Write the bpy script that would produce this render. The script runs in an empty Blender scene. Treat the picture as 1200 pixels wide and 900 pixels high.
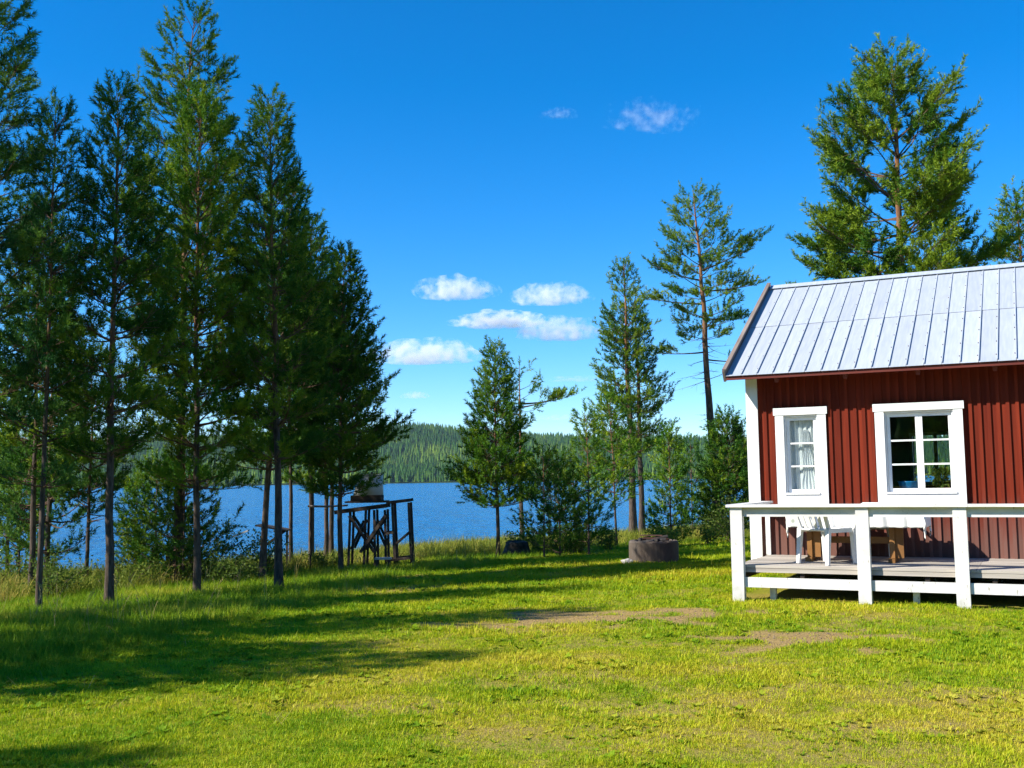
import bpy, bmesh, math, random
import numpy as np
from mathutils import Vector, Matrix, noise as mnoise

# ------------------------------------------------------------------ camera, sky, sun, exposure
scene = bpy.context.scene
COL = scene.collection
R = math.radians
EYE = 1.5
PITCH, ROLL = 0.0884, 0.0146
cam_d = bpy.data.cameras.new('camera')
cam_d.sensor_width = 36.0
cam_d.lens = 36.0 * 1256.4 / 1200.0
cam_d.clip_start = 0.05
cam_d.clip_end = 30000
cam = bpy.data.objects.new('camera', cam_d)
COL.objects.link(cam)
cam.location = (0, 0, EYE)
cam.matrix_world = (Matrix.Translation((0, 0, EYE)) @ Matrix.Rotation(math.pi / 2 + PITCH, 4, 'X')
                    @ Matrix.Rotation(-ROLL, 4, 'Z'))
scene.camera = cam

SUN_EL = R(37)
SUN_AZ = math.atan2(-0.93, -0.29)          # measured from +Y towards +X
SUN = Vector((math.sin(SUN_AZ) * math.cos(SUN_EL), math.cos(SUN_AZ) * math.cos(SUN_EL), math.sin(SUN_EL)))
world = bpy.data.worlds.new('World')
scene.world = world
world.use_nodes = True
wn, wl = world.node_tree.nodes, world.node_tree.links
wn.clear()
sky = wn.new('ShaderNodeTexSky')
sky.sky_type = 'NISHITA'
sky.sun_disc = False
sky.sun_elevation = SUN_EL
sky.sun_rotation = SUN_AZ
sky.altitude = 0
sky.air_density = 0.85
sky.dust_density = 0.0
sky.ozone_density = 6.5
hs = wn.new('ShaderNodeHueSaturation')
hs.inputs['Saturation'].default_value = 1.3
hs.inputs['Value'].default_value = 1.0
bg = wn.new('ShaderNodeBackground')
bg.inputs['Strength'].default_value = 0.12
wo = wn.new('ShaderNodeOutputWorld')
wl.new(sky.outputs[0], hs.inputs['Color'])
wl.new(hs.outputs[0], bg.inputs['Color'])
wl.new(bg.outputs[0], wo.inputs['Surface'])

sun_d = bpy.data.lights.new('sun', 'SUN')
sun_d.energy = 5.0
sun_d.angle = R(0.53)
sun_d.color = (1.0, 0.94, 0.84)
sun_o = bpy.data.objects.new('sun', sun_d)
COL.objects.link(sun_o)
sun_o.rotation_euler = SUN.to_track_quat('Z', 'Y').to_euler()
sun_o.location = SUN * 60

vs = scene.view_settings
vs.view_transform = 'Standard'
vs.look = 'None'
vs.exposure = 0.90
vs.gamma = 1.0
vs.use_curve_mapping = False
scene.cycles.use_denoising = True
scene.cycles.denoising_prefilter = 'NONE'
scene.cycles.denoising_input_passes = 'RGB_ALBEDO_NORMAL'
scene.cycles.use_adaptive_sampling = False
scene.cycles.sample_clamp_indirect = 4.0
scene.cycles.max_bounces = 8
scene.cycles.transparent_max_bounces = 16
scene.cycles.volume_bounces = 6

# ------------------------------------------------------------------ small helpers
def tag(o, label=None, cat=None, group=None, kind=None):
    if label: o['label'] = label
    if cat: o['category'] = cat
    if group: o['group'] = group
    if kind: o['kind'] = kind
    return o

def empty(name, loc=(0, 0, 0), rz=0.0):
    o = bpy.data.objects.new(name, None)
    COL.objects.link(o)
    o.location = loc
    o.rotation_euler = (0, 0, rz)
    o.empty_display_size = 0.2
    return o

def link(name, me, mat=None, parent=None, loc=None, rot=None):
    o = bpy.data.objects.new(name, me)
    COL.objects.link(o)
    if mat is not None and not me.materials:
        me.materials.append(mat)
    if parent is not None: o.parent = parent
    if loc is not None: o.location = loc
    if rot is not None: o.rotation_euler = rot
    return o

def np_mesh(name, V, F, smooth=False, attrs=None):
    """V (n,3); F (m,k) all same k"""
    V = np.ascontiguousarray(V, dtype=np.float32)
    F = np.ascontiguousarray(F, dtype=np.int32)
    me = bpy.data.meshes.new(name)
    me.vertices.add(len(V)); me.vertices.foreach_set('co', V.ravel())
    m, k = F.shape
    me.loops.add(m * k); me.loops.foreach_set('vertex_index', F.ravel())
    me.polygons.add(m)
    me.polygons.foreach_set('loop_start', np.arange(0, m * k, k, dtype=np.int32))
    me.polygons.foreach_set('loop_total', np.full(m, k, dtype=np.int32))
    if smooth: me.polygons.foreach_set('use_smooth', np.ones(m, dtype=bool))
    for an, av in (attrs or {}).items():
        a = me.attributes.new(an, 'FLOAT', 'POINT')
        a.data.foreach_set('value', np.ascontiguousarray(av, dtype=np.float32))
    me.update(calc_edges=True)
    return me

class MB:
    """collects boxes and bars into ONE mesh"""
    def __init__(self): self.bm = bmesh.new()
    def box(self, x0, x1, y0, y1, z0, z1):
        vs_ = [self.bm.verts.new(p) for p in ((x0,y0,z0),(x1,y0,z0),(x1,y1,z0),(x0,y1,z0),(x0,y0,z1),(x1,y0,z1),(x1,y1,z1),(x0,y1,z1))]
        for f in ((0,3,2,1),(4,5,6,7),(0,1,5,4),(1,2,6,5),(2,3,7,6),(3,0,4,7)):
            self.bm.faces.new([vs_[i] for i in f])
        return self
    def bar(self, p0, p1, w0, d0, w1=None, d1=None, up=(0, 0, 1)):
        p0, p1 = Vector(p0), Vector(p1)
        w1 = w0 if w1 is None else w1; d1 = d0 if d1 is None else d1
        a = (p1 - p0).normalized(); u = Vector(up)
        s = a.cross(u)
        if s.length < 1e-3: s = a.cross(Vector((0, 1, 0)))
        s.normalize(); t = s.cross(a).normalized()
        vs_ = []
        for p, w, d in ((p0, w0, d0), (p1, w1, d1)):
            for i, j in ((-1,-1),(1,-1),(1,1),(-1,1)):
                vs_.append(self.bm.verts.new(p + s * (w / 2 * i) + t * (d / 2 * j)))
        for f in ((0,3,2,1),(4,5,6,7),(0,1,5,4),(1,2,6,5),(2,3,7,6),(3,0,4,7)):
            self.bm.faces.new([vs_[i] for i in f])
        return self
    def tube(self, pts, rad, n=8):
        rings = []
        for i, p in enumerate(pts):
            p = Vector(p)
            a = (Vector(pts[min(i+1, len(pts)-1)]) - Vector(pts[max(i-1, 0)])).normalized()
            s = a.cross(Vector((0.13, 0.31, 1))).normalized(); t = s.cross(a)
            r = rad[i] if hasattr(rad, '__len__') else rad
            rings.append([self.bm.verts.new(p + (s * math.cos(k*2*math.pi/n) + t * math.sin(k*2*math.pi/n)) * r) for k in range(n)])
        for A, B in zip(rings, rings[1:]):
            for k in range(n): self.bm.faces.new((A[k], A[(k+1) % n], B[(k+1) % n], B[k]))
        self.bm.faces.new(rings[0][::-1]); self.bm.faces.new(rings[-1])
        return self
    def lathe(self, prof, n=24, c=(0, 0, 0)):
        rings = [[self.bm.verts.new((c[0]+r*math.cos(k*2*math.pi/n), c[1]+r*math.sin(k*2*math.pi/n), c[2]+z)) for k in range(n)] for r, z in prof]
        for A, B in zip(rings, rings[1:]):
            for k in range(n): self.bm.faces.new((A[k], A[(k+1) % n], B[(k+1) % n], B[k]))
        self.bm.faces.new(rings[0][::-1]); self.bm.faces.new(rings[-1])
        return self
    def build(self, name, mat, parent=None, bevel=0.0, loc=None, rot=None, smooth=False, seg=1):
        if bevel > 0:
            es = [e for e in self.bm.edges if e.is_manifold and e.calc_face_angle(0) > 0.5]
            bmesh.ops.bevel(self.bm, geom=es, offset=bevel, segments=seg, affect='EDGES', profile=0.5, clamp_overlap=True)
        bmesh.ops.recalc_face_normals(self.bm, faces=self.bm.faces[:])
        me = bpy.data.meshes.new(name)
        if smooth:
            for f in self.bm.faces: f.smooth = True
        self.bm.to_mesh(me); self.bm.free()
        return link(name, me, mat, parent, loc, rot)

_cache = {}
def block(name, sx, sy, sz, mat, parent, loc, rot=None, bevel=0.003):
    """a bevelled board centred on its own origin; alike boards share mesh data"""
    key = (round(sx, 4), round(sy, 4), round(sz, 4), mat.name, bevel)
    if key not in _cache:
        m = MB().box(-sx/2, sx/2, -sy/2, sy/2, -sz/2, sz/2)
        o = m.build(name, mat, parent, bevel, loc, rot)
        _cache[key] = o.data
        return o
    return link(name, _cache[key], None, parent, loc, rot)

def span(name, x, y, z, mat, parent, bevel=0.003):
    return block(name, x[1]-x[0], y[1]-y[0], z[1]-z[0], mat, parent, ((x[0]+x[1])/2, (y[0]+y[1])/2, (z[0]+z[1])/2), None, bevel)

# ------------------------------------------------------------------ numpy value noise
_rng = np.random.default_rng(11)
_tab = _rng.random((256, 256))
def vnoise(x, y):
    x = np.asarray(x, float); y = np.asarray(y, float)
    xi = np.floor(x).astype(int); yi = np.floor(y).astype(int)
    fx = x - xi; fy = y - yi
    fx = fx*fx*(3-2*fx); fy = fy*fy*(3-2*fy)
    g = lambda a, b: _tab[a & 255, b & 255]
    return (g(xi, yi)*(1-fx)+g(xi+1, yi)*fx)*(1-fy) + (g(xi, yi+1)*(1-fx)+g(xi+1, yi+1)*fx)*fy
def fbm(x, y, o=4):
    v = 0; a = 0.5; n = 0
    for i in range(o):
        v = v + a*vnoise(x*2**i + 17.3*i, y*2**i + 5.7*i); n += a; a *= 0.5
    return v/n
def sstep(a, b, x):
    t = np.clip((np.asarray(x, float)-a)/(b-a), 0, 1); return t*t*(3-2*t)

# ------------------------------------------------------------------ materials
def new_mat(name):
    m = bpy.data.materials.new(name); m.use_nodes = True
    n = m.node_tree.nodes; l = m.node_tree.links
    return m, n, l, n['Principled BSDF']

def ramp(n, stops):
    r = n.new('ShaderNodeValToRGB')
    e = r.color_ramp.elements
    while len(e) < len(stops): e.new(0.5)
    for i, (p, c) in enumerate(stops):
        e[i].position = p; e[i].color = (*c, 1)
    return r

def mixc(n, l, fac, a, b, mode='MIX'):
    m = n.new('ShaderNodeMix'); m.data_type = 'RGBA'; m.blend_type = mode
    for s, v in ((m.inputs[0], fac), (m.inputs[6], a), (m.inputs[7], b)):
        if hasattr(v, 'links'): l.new(v, s)
        elif isinstance(v, (int, float)): s.default_value = v
        else: s.default_value = (*v, 1)
    return m.outputs[2]

def tex(n, l, scale, detail=4, coord='Object', stretch=None, rough=0.6):
    tc = n.new('ShaderNodeTexCoord')
    nt = n.new('ShaderNodeTexNoise'); nt.inputs['Scale'].default_value = scale
    nt.inputs['Detail'].default_value = detail; nt.inputs['Roughness'].default_value = rough
    mp = n.new('ShaderNodeMapping')
    if stretch: mp.inputs['Scale'].default_value = stretch
    oi = n.new('ShaderNodeObjectInfo')
    ad = n.new('ShaderNodeVectorMath'); ad.operation = 'SCALE'
    cm = n.new('ShaderNodeCombineXYZ')
    for i in range(3): l.new(oi.outputs['Random'], cm.inputs[i])
    l.new(cm.outputs[0], ad.inputs[0]); ad.inputs['Scale'].default_value = 37.0
    av = n.new('ShaderNodeVectorMath'); av.operation = 'ADD'
    l.new(tc.outputs[coord], av.inputs[0]); l.new(ad.outputs[0], av.inputs[1])
    l.new(av.outputs[0], mp.inputs['Vector']); l.new(mp.outputs[0], nt.inputs['Vector'])
    return nt.outputs['Fac']

def bump(n, l, h, p, strength=0.3, dist=0.01):
    b = n.new('ShaderNodeBump'); b.inputs['Strength'].default_value = strength; b.inputs['Distance'].default_value = dist
    l.new(h, b.inputs['Height']); l.new(b.outputs[0], p.inputs['Normal'])

def painted(name, c1, c2, scale=6, stretch=(1, 1, 0.12), rough=0.6, vary=0.25, spec=0.3, bstr=0.25, grime=None):
    m, n, l, p = new_mat(name)
    f = tex(n, l, scale, 6, 'Object', stretch)
    r = ramp(n, [(0.3, c1), (0.75, c2)]); l.new(f, r.inputs[0])
    base = r.outputs[0]
    if grime:                                                       # splashed earth and algae near the ground, chipped flecks higher up
        g = n.new('ShaderNodeNewGeometry'); sx = n.new('ShaderNodeSeparateXYZ'); l.new(g.outputs['Position'], sx.inputs[0])
        gm = n.new('ShaderNodeMath'); gm.operation = 'MULTIPLY_ADD'; gm.inputs[1].default_value = -0.55
        l.new(tex(n, l, 16, 5, 'Object', (1, 1, 0.5)), gm.inputs[0]); l.new(sx.outputs[2], gm.inputs[2])
        g2 = n.new('ShaderNodeMapRange'); g2.inputs[1].default_value = -0.12; g2.inputs[2].default_value = -0.36; g2.inputs[3].default_value = 0.0; g2.inputs[4].default_value = 0.45
        l.new(gm.outputs[0], g2.inputs[0])
        base = mixc(n, l, g2.outputs[0], base, grime)
        fl = ramp(n, [(0.66, (0, 0, 0)), (0.70, (0.75, 0.75, 0.75))]); l.new(tex(n, l, 38, 3, 'Object', (1, 1, 0.35)), fl.inputs[0])
        base = mixc(n, l, fl.outputs[0], base, (0.30, 0.27, 0.22))
    oi = n.new('ShaderNodeObjectInfo')
    mr = n.new('ShaderNodeMapRange'); mr.inputs[3].default_value = 1-vary; mr.inputs[4].default_value = 1+vary*0.4
    l.new(oi.outputs['Random'], mr.inputs[0])
    cc = n.new('ShaderNodeCombineColor')
    for i in range(3): l.new(mr.outputs[0], cc.inputs[i])
    l.new(mixc(n, l, 1.0, base, cc.outputs[0], 'MULTIPLY'), p.inputs['Base Color'])
    p.inputs['Roughness'].default_value = rough; p.inputs['Specular IOR Level'].default_value = spec
    bump(n, l, f, p, bstr, 0.004)
    return m

M = {}
M['white'] = painted('white_paint', (0.70, 0.70, 0.67), (0.84, 0.84, 0.82), 9, (1, 1, 0.3), 0.45, 0.06)
M['white_worn'] = painted('white_paint_worn', (0.56, 0.55, 0.52), (0.77, 0.77, 0.75), 14, (0.25, 1, 0.6), 0.5, 0.08, grime=(0.20, 0.19, 0.13))
M['plastic'] = painted('white_plastic', (0.62, 0.62, 0.60), (0.74, 0.74, 0.72), 5, (1, 1, 1), 0.4, 0.0, 0.4, 0.05)
M['roofwood'] = painted('weathered_wood', (0.13, 0.09, 0.07), (0.34, 0.28, 0.24), 10, (0.8, 0.1, 0.8), 0.85, 0.2)
M['darkwood'] = painted('dark_wood', (0.025, 0.02, 0.016), (0.07, 0.055, 0.045), 9, (1, 1, 0.2), 0.85, 0.3)
M['deck'] = painted('deck_wood', (0.29, 0.255, 0.215), (0.55, 0.50, 0.43), 12, (0.06, 1, 1), 0.8, 0.22)
M['pinewood'] = painted('pine_wood', (0.19, 0.085, 0.024), (0.32, 0.155, 0.048), 8, (0.3, 1, 0.3), 0.55, 0.15)
M['redtrim'] = painted('red_trim', (0.10, 0.018, 0.012), (0.15, 0.03, 0.02), 8, (0.2, 1, 1), 0.75, 0.1)
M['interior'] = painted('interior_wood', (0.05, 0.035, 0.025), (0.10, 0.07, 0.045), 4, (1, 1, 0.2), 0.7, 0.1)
M['curtain'] = painted('curtain', (0.70, 0.72, 0.74), (0.82, 0.83, 0.84), 5, (1, 1, 0.1), 0.9, 0.0)
M['blue'] = painted('blue_enamel', (0.01, 0.16, 0.38), (0.015, 0.2, 0.45), 3, (1, 1, 1), 0.3, 0.0)
M['terracotta'] = painted('terracotta', (0.42, 0.10, 0.05), (0.5, 0.14, 0.07), 5, (1, 1, 1), 0.8, 0.0)
M['tank'] = painted('tank_shell', (0.5, 0.51, 0.50), (0.64, 0.65, 0.63), 3, (1, 1, 0.6), 0.5, 0.0)
M['stone'] = painted('stone', (0.28, 0.27, 0.25), (0.48, 0.46, 0.43), 5, (1, 1, 1), 0.9, 0.1)
M['char'] = painted('charred_wood', (0.012, 0.011, 0.01), (0.09, 0.08, 0.075), 7, (1, 1, 1), 0.9, 0.4)
M['rusty'] = painted('rusty_iron', (0.06, 0.03, 0.02), (0.16, 0.08, 0.05), 9, (1, 1, 1), 0.8, 0.2)

def red_boards():
    m, n, l, p = new_mat('red_boards')
    f = tex(n, l, 14, 6, 'Object', (1, 1, 0.06))
    r = ramp(n, [(0.25, (0.115, 0.014, 0.006)), (0.8, (0.225, 0.031, 0.011))]); l.new(f, r.inputs[0])
    # weathered, washed-out foot of the wall (real wear, world height)
    g = n.new('ShaderNodeNewGeometry'); sx = n.new('ShaderNodeSeparateXYZ'); l.new(g.outputs['Position'], sx.inputs[0])
    f2 = tex(n, l, 5, 5, 'Object', (2, 1, 0.3))
    ad = n.new('ShaderNodeMath'); ad.operation = 'MULTIPLY_ADD'; l.new(f2, ad.inputs[0]); ad.inputs[1].default_value = -0.9
    l.new(sx.outputs[2], ad.inputs[2])
    mr = n.new('ShaderNodeMapRange'); mr.inputs[1].default_value = 0.75; mr.inputs[2].default_value = 0.1
    mr.inputs[3].default_value = 0.0; mr.inputs[4].default_value = 0.72
    l.new(ad.outputs[0], mr.inputs[0])
    c = mixc(n, l, mr.outputs[0], r.outputs[0], (0.17, 0.105, 0.085))
    oi = n.new('ShaderNodeObjectInfo')
    m2 = n.new('ShaderNodeMapRange'); m2.inputs[3].default_value = 0.72; m2.inputs[4].default_value = 1.1
    l.new(oi.outputs['Random'], m2.inputs[0])
    cc = n.new('ShaderNodeCombineColor')
    for i in range(3): l.new(m2.outputs[0], cc.inputs[i])
    l.new(mixc(n, l, 1.0, c, cc.outputs[0], 'MULTIPLY'), p.inputs['Base Color'])
    p.inputs['Roughness'].default_value = 0.85; p.inputs['Specular IOR Level'].default_value = 0.15
    bump(n, l, f, p, 0.5, 0.004)
    return m
M['red'] = red_boards()

def roof_metal(name, rust=False):
    m, n, l, p = new_mat(name)
    f = tex(n, l, 5, 6, 'Object', (6, 0.5, 1))
    r = ramp(n, [(0.3, (0.345, 0.385, 0.435)), (0.7, (0.44, 0.475, 0.52))]); l.new(f, r.inputs[0])
    f2 = tex(n, l, 2.2, 5, 'Object', (1, 1, 1))
    r2 = ramp(n, [(0.60, (0, 0, 0)), (0.78, (0.35, 0.35, 0.35))]); l.new(f2, r2.inputs[0])
    c = mixc(n, l, r2.outputs[0], r.outputs[0], (0.30, 0.29, 0.28))
    if rust:
        tc = n.new('ShaderNodeTexCoord'); sx = n.new('ShaderNodeSeparateXYZ'); l.new(tc.outputs['Object'], sx.inputs[0])
        mr = n.new('ShaderNodeMapRange'); mr.inputs[1].default_value = 0.30; mr.inputs[2].default_value = 0.52
        l.new(sx.outputs[1], mr.inputs[0])
        mm = n.new('ShaderNodeMath'); mm.operation = 'MULTIPLY'; l.new(mr.outputs[0], mm.inputs[0]); l.new(tex(n, l, 7, 4, 'Object', (3, 0.6, 1)), mm.inputs[1])
        mm2 = n.new('ShaderNodeMath'); mm2.operation = 'MULTIPLY'; mm2.use_clamp = True; l.new(mm.outputs[0], mm2.inputs[0]); mm2.inputs[1].default_value = 1.6
        c = mixc(n, l, mm2.outputs[0], c, (0.50, 0.25, 0.09))
    oi = n.new('ShaderNodeObjectInfo')
    m2 = n.new('ShaderNodeMapRange'); m2.inputs[3].default_value = 0.90; m2.inputs[4].default_value = 1.05
    l.new(oi.outputs['Random'], m2.inputs[0])
    cc = n.new('ShaderNodeCombineColor')
    for i in range(3): l.new(m2.outputs[0], cc.inputs[i])
    l.new(mixc(n, l, 1.0, c, cc.outputs[0], 'MULTIPLY'), p.inputs['Base Color'])
    p.inputs['Metallic'].default_value = 0.05; p.inputs['Roughness'].default_value = 0.5
    bump(n, l, f2, p, 0.15, 0.01)
    return m
M['roof'] = roof_metal('galvanised_sheet')
M['roof_rust'] = roof_metal('galvanised_sheet_rusty', True)

def glass_mat():
    m, n, l, p = new_mat('window_glass')
    n.remove(p)
    t = n.new('ShaderNodeBsdfTransparent'); t.inputs[0].default_value = (0.92, 0.95, 0.94, 1)
    g = n.new('ShaderNodeBsdfGlossy'); g.inputs['Roughness'].default_value = 0.01
    lw = n.new('ShaderNodeLayerWeight')                               # Schlick reflectance, alike on both faces of the pane
    pw = n.new('ShaderNodeMath'); pw.operation = 'POWER'; pw.inputs[1].default_value = 5.0; l.new(lw.outputs['Facing'], pw.inputs[0])
    mr = n.new('ShaderNodeMath'); mr.operation = 'MULTIPLY_ADD'; mr.inputs[1].default_value = 0.95; mr.inputs[2].default_value = 0.09; mr.use_clamp = True
    l.new(pw.outputs[0], mr.inputs[0])
    mx = n.new('ShaderNodeMixShader'); l.new(mr.outputs[0], mx.inputs[0]); l.new(t.outputs[0], mx.inputs[1]); l.new(g.outputs[0], mx.inputs[2])
    l.new(mx.outputs[0], n['Material Output'].inputs[0])
    return m
M['glass'] = glass_mat()

def cloth_mat():
    m, n, l, p = new_mat('printed_cloth')
    tc = n.new('ShaderNodeTexCoord')
    v = n.new('ShaderNodeTexVoronoi'); v.inputs['Scale'].default_value = 8.5; v.inputs['Randomness'].default_value = 0.55
    l.new(tc.outputs['UV'], v.inputs['Vector'])
    r = ramp(n, [(0.12, (0.22, 0.30, 0.16)), (0.26, (0.78, 0.78, 0.74))]); l.new(v.outputs['Distance'], r.inputs[0])
    l.new(mixc(n, l, 0.55, (0.78, 0.78, 0.74), r.outputs[0]), p.inputs['Base Color'])
    p.inputs['Roughness'].default_value = 0.9
    return m
M['cloth'] = cloth_mat()

def concrete():
    m, n, l, p = new_mat('concrete')
    f = tex(n, l, 6, 8, 'Object', (1, 1, 0.6)); f2 = tex(n, l, 2.2, 5, 'Object', (1, 1, 0.4))
    r = ramp(n, [(0.3, (0.055, 0.042, 0.032)), (0.72, (0.125, 0.10, 0.08))]); l.new(f, r.inputs[0])
    r2 = ramp(n, [(0.35, (0, 0, 0)), (0.7, (1, 1, 1))]); l.new(f2, r2.inputs[0])
    l.new(mixc(n, l, r2.outputs[0], r.outputs[0], (0.085, 0.058, 0.038)), p.inputs['Base Color'])
    p.inputs['Roughness'].default_value = 0.95
    bump(n, l, f, p, 0.8, 0.02)
    return m
M['concrete'] = concrete()

def bark_mat():
    m, n, l, p = new_mat('pine_bark')
    a = n.new('ShaderNodeAttribute'); a.attribute_name = 'hz'
    f = tex(n, l, 22, 6, 'Object', (1, 1, 0.22), 0.7)
    lo = ramp(n, [(0.35, (0.04, 0.030, 0.024)), (0.7, (0.16, 0.122, 0.095))]); l.new(f, lo.inputs[0])
    hi = ramp(n, [(0.3, (0.16, 0.075, 0.035)), (0.7, (0.34, 0.17, 0.08))]); l.new(f, hi.inputs[0])
    mr = n.new('ShaderNodeMapRange'); mr.inputs[1].default_value = 0.35; mr.inputs[2].default_value = 0.75
    l.new(a.outputs['Fac'], mr.inputs[0])
    l.new(mixc(n, l, mr.outputs[0], lo.outputs[0], hi.outputs[0]), p.inputs['Base Color'])
    p.inputs['Roughness'].default_value = 0.95; p.inputs['Specular IOR Level'].default_value = 0.1
    bump(n, l, f, p, 0.9, 0.03)
    return m
M['bark'] = bark_mat()

def foliage(name, c0, c1, c2, trans=0.3, inst=False, attr='tint'):
    """three-stop colour by a per-tuft random attribute, thin translucent leaves"""
    m, n, l, p = new_mat(name)
    a = n.new('ShaderNodeAttribute'); a.attribute_name = attr
    if inst: a.attribute_type = 'INSTANCER'
    r = ramp(n, [(0.0, c0), (0.5, c1), (1.0, c2)]); l.new(a.outputs['Fac'], r.inputs[0])
    n.remove(p)
    d = n.new('ShaderNodeBsdfDiffuse'); t = n.new('ShaderNodeBsdfTranslucent')
    l.new(r.outputs[0], d.inputs[0]); l.new(r.outputs[0], t.inputs[0])
    mx = n.new('ShaderNodeMixShader'); mx.inputs[0].default_value = trans
    l.new(d.outputs[0], mx.inputs[1]); l.new(t.outputs[0], mx.inputs[2])
    g = n.new('ShaderNodeBsdfGlossy'); g.inputs['Roughness'].default_value = 0.5
    mx2 = n.new('ShaderNodeMixShader'); mx2.inputs[0].default_value = 0.008
    l.new(mx.outputs[0], mx2.inputs[1]); l.new(g.outputs[0], mx2.inputs[2])
    l.new(mx2.outputs[0], n['Material Output'].inputs[0])
    return m
M['needle'] = foliage('pine_needles', (0.022, 0.085, 0.010), (0.065, 0.160, 0.014), (0.22, 0.30, 0.018), 0.22)
M['needle_lite'] = foliage('pine_needles_young', (0.045, 0.14, 0.010), (0.125, 0.24, 0.016), (0.30, 0.38, 0.020), 0.22)
M['needle_blue'] = foliage('pine_needles_blue', (0.025, 0.095, 0.022), (0.06, 0.155, 0.028), (0.17, 0.28, 0.026), 0.24)
M['leaf'] = foliage('shrub_leaf', (0.07, 0.12, 0.018), (0.14, 0.20, 0.028), (0.25, 0.27, 0.035), 0.4)
M['grass'] = foliage('grass_blade', (0.16, 0.30, 0.008), (0.42, 0.47, 0.010), (0.56, 0.47, 0.045), 0.35, True)
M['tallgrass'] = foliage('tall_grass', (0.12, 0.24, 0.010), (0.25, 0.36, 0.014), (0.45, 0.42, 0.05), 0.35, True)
M['reed'] = foliage('shore_grass', (0.14, 0.20, 0.02), (0.29, 0.29, 0.04), (0.42, 0.32, 0.08), 0.35, True)
M['straw'] = foliage('straw', (0.32, 0.26, 0.09), (0.42, 0.34, 0.12), (0.5, 0.42, 0.2), 0.3, True)
M['forest'] = foliage('far_forest', (0.014, 0.055, 0.008), (0.042, 0.11, 0.012), (0.13, 0.20, 0.018), 0.15, True)

def ground_mat():
    m, n, l, p = new_mat('lawn_soil')
    a = n.new('ShaderNodeAttribute'); a.attribute_name = 'bare'
    b = n.new('ShaderNodeAttribute'); b.attribute_name = 'dry'
    f = tex(n, l, 3.5, 8, 'Object', (1, 1, 1), 0.7); f2 = tex(n, l, 40, 4, 'Object', (1, 1, 1), 0.7)
    gr = ramp(n, [(0.3, (0.15, 0.19, 0.012)), (0.7, (0.30, 0.29, 0.025))]); l.new(f, gr.inputs[0])
    c = mixc(n, l, b.outputs['Fac'], gr.outputs[0], (0.30, 0.235, 0.055))
    so = ramp(n, [(0.3, (0.22, 0.14, 0.05)), (0.7, (0.48, 0.34, 0.14))]); l.new(f2, so.inputs[0])
    c = mixc(n, l, a.outputs['Fac'], c, so.outputs[0])
    l.new(c, p.inputs['Base Color'])
    p.inputs['Roughness'].default_value = 1.0; p.inputs['Specular IOR Level'].default_value = 0.05
    bump(n, l, f2, p, 0.9, 0.03)
    return m
M['ground'] = ground_mat()

def water_mat():
    m, n, l, p = new_mat('lake_water')
    p.inputs['Base Color'].default_value = (0.001, 0.165, 0.45, 1)
    p.inputs['Roughness'].default_value = 0.12; p.inputs['IOR'].default_value = 1.33; p.inputs['Specular IOR Level'].default_value = 0.22
    h = tex(n, l, 1.0, 6, 'Object', (0.9, 0.55, 1), 0.7)
    h2 = tex(n, l, 0.16, 4, 'Object', (1.0, 0.5, 1), 0.65)
    mm = n.new('ShaderNodeMath'); mm.operation = 'MULTIPLY_ADD'; l.new(h2, mm.inputs[0]); mm.inputs[1].default_value = 2.0; l.new(h, mm.inputs[2])
    bump(n, l, mm.outputs[0], p, 1.0, 0.8)
    st = tex(n, l, 0.05, 4, 'Object', (0.25, 1.6, 1), 0.6)           # wind streaks: rougher and smoother water
    mr = n.new('ShaderNodeMapRange'); mr.inputs[1].default_value = 0.35; mr.inputs[2].default_value = 0.65; mr.inputs[3].default_value = 0.04; mr.inputs[4].default_value = 0.22
    l.new(st, mr.inputs[0])
    h3 = tex(n, l, 1.0, 7, 'Object', (0.5, 0.07, 1), 0.78)           # wavelets seen at a low angle
    m3 = n.new('ShaderNodeMapRange'); m3.inputs[1].default_value = 0.38; m3.inputs[2].default_value = 0.66; m3.inputs[3].default_value = 0.0; m3.inputs[4].default_value = 0.5
    l.new(h3, m3.inputs[0])
    ad = n.new('ShaderNodeMath'); ad.operation = 'ADD'; l.new(mr.outputs[0], ad.inputs[0]); l.new(m3.outputs[0], ad.inputs[1])
    l.new(ad.outputs[0], p.inputs['Specular IOR Level'])
    return m
M['water'] = water_mat()

def hill_mat():
    m, n, l, p = new_mat('forest_floor')
    f = tex(n, l, 0.02, 6); r = ramp(n, [(0.3, (0.02, 0.045, 0.014)), (0.7, (0.06, 0.09, 0.025))]); l.new(f, r.inputs[0])
    l.new(r.outputs[0], p.inputs['Base Color']); p.inputs['Roughness'].default_value = 1.0; p.inputs['Specular IOR Level'].default_value = 0.0
    return m
M['hill'] = hill_mat()

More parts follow.
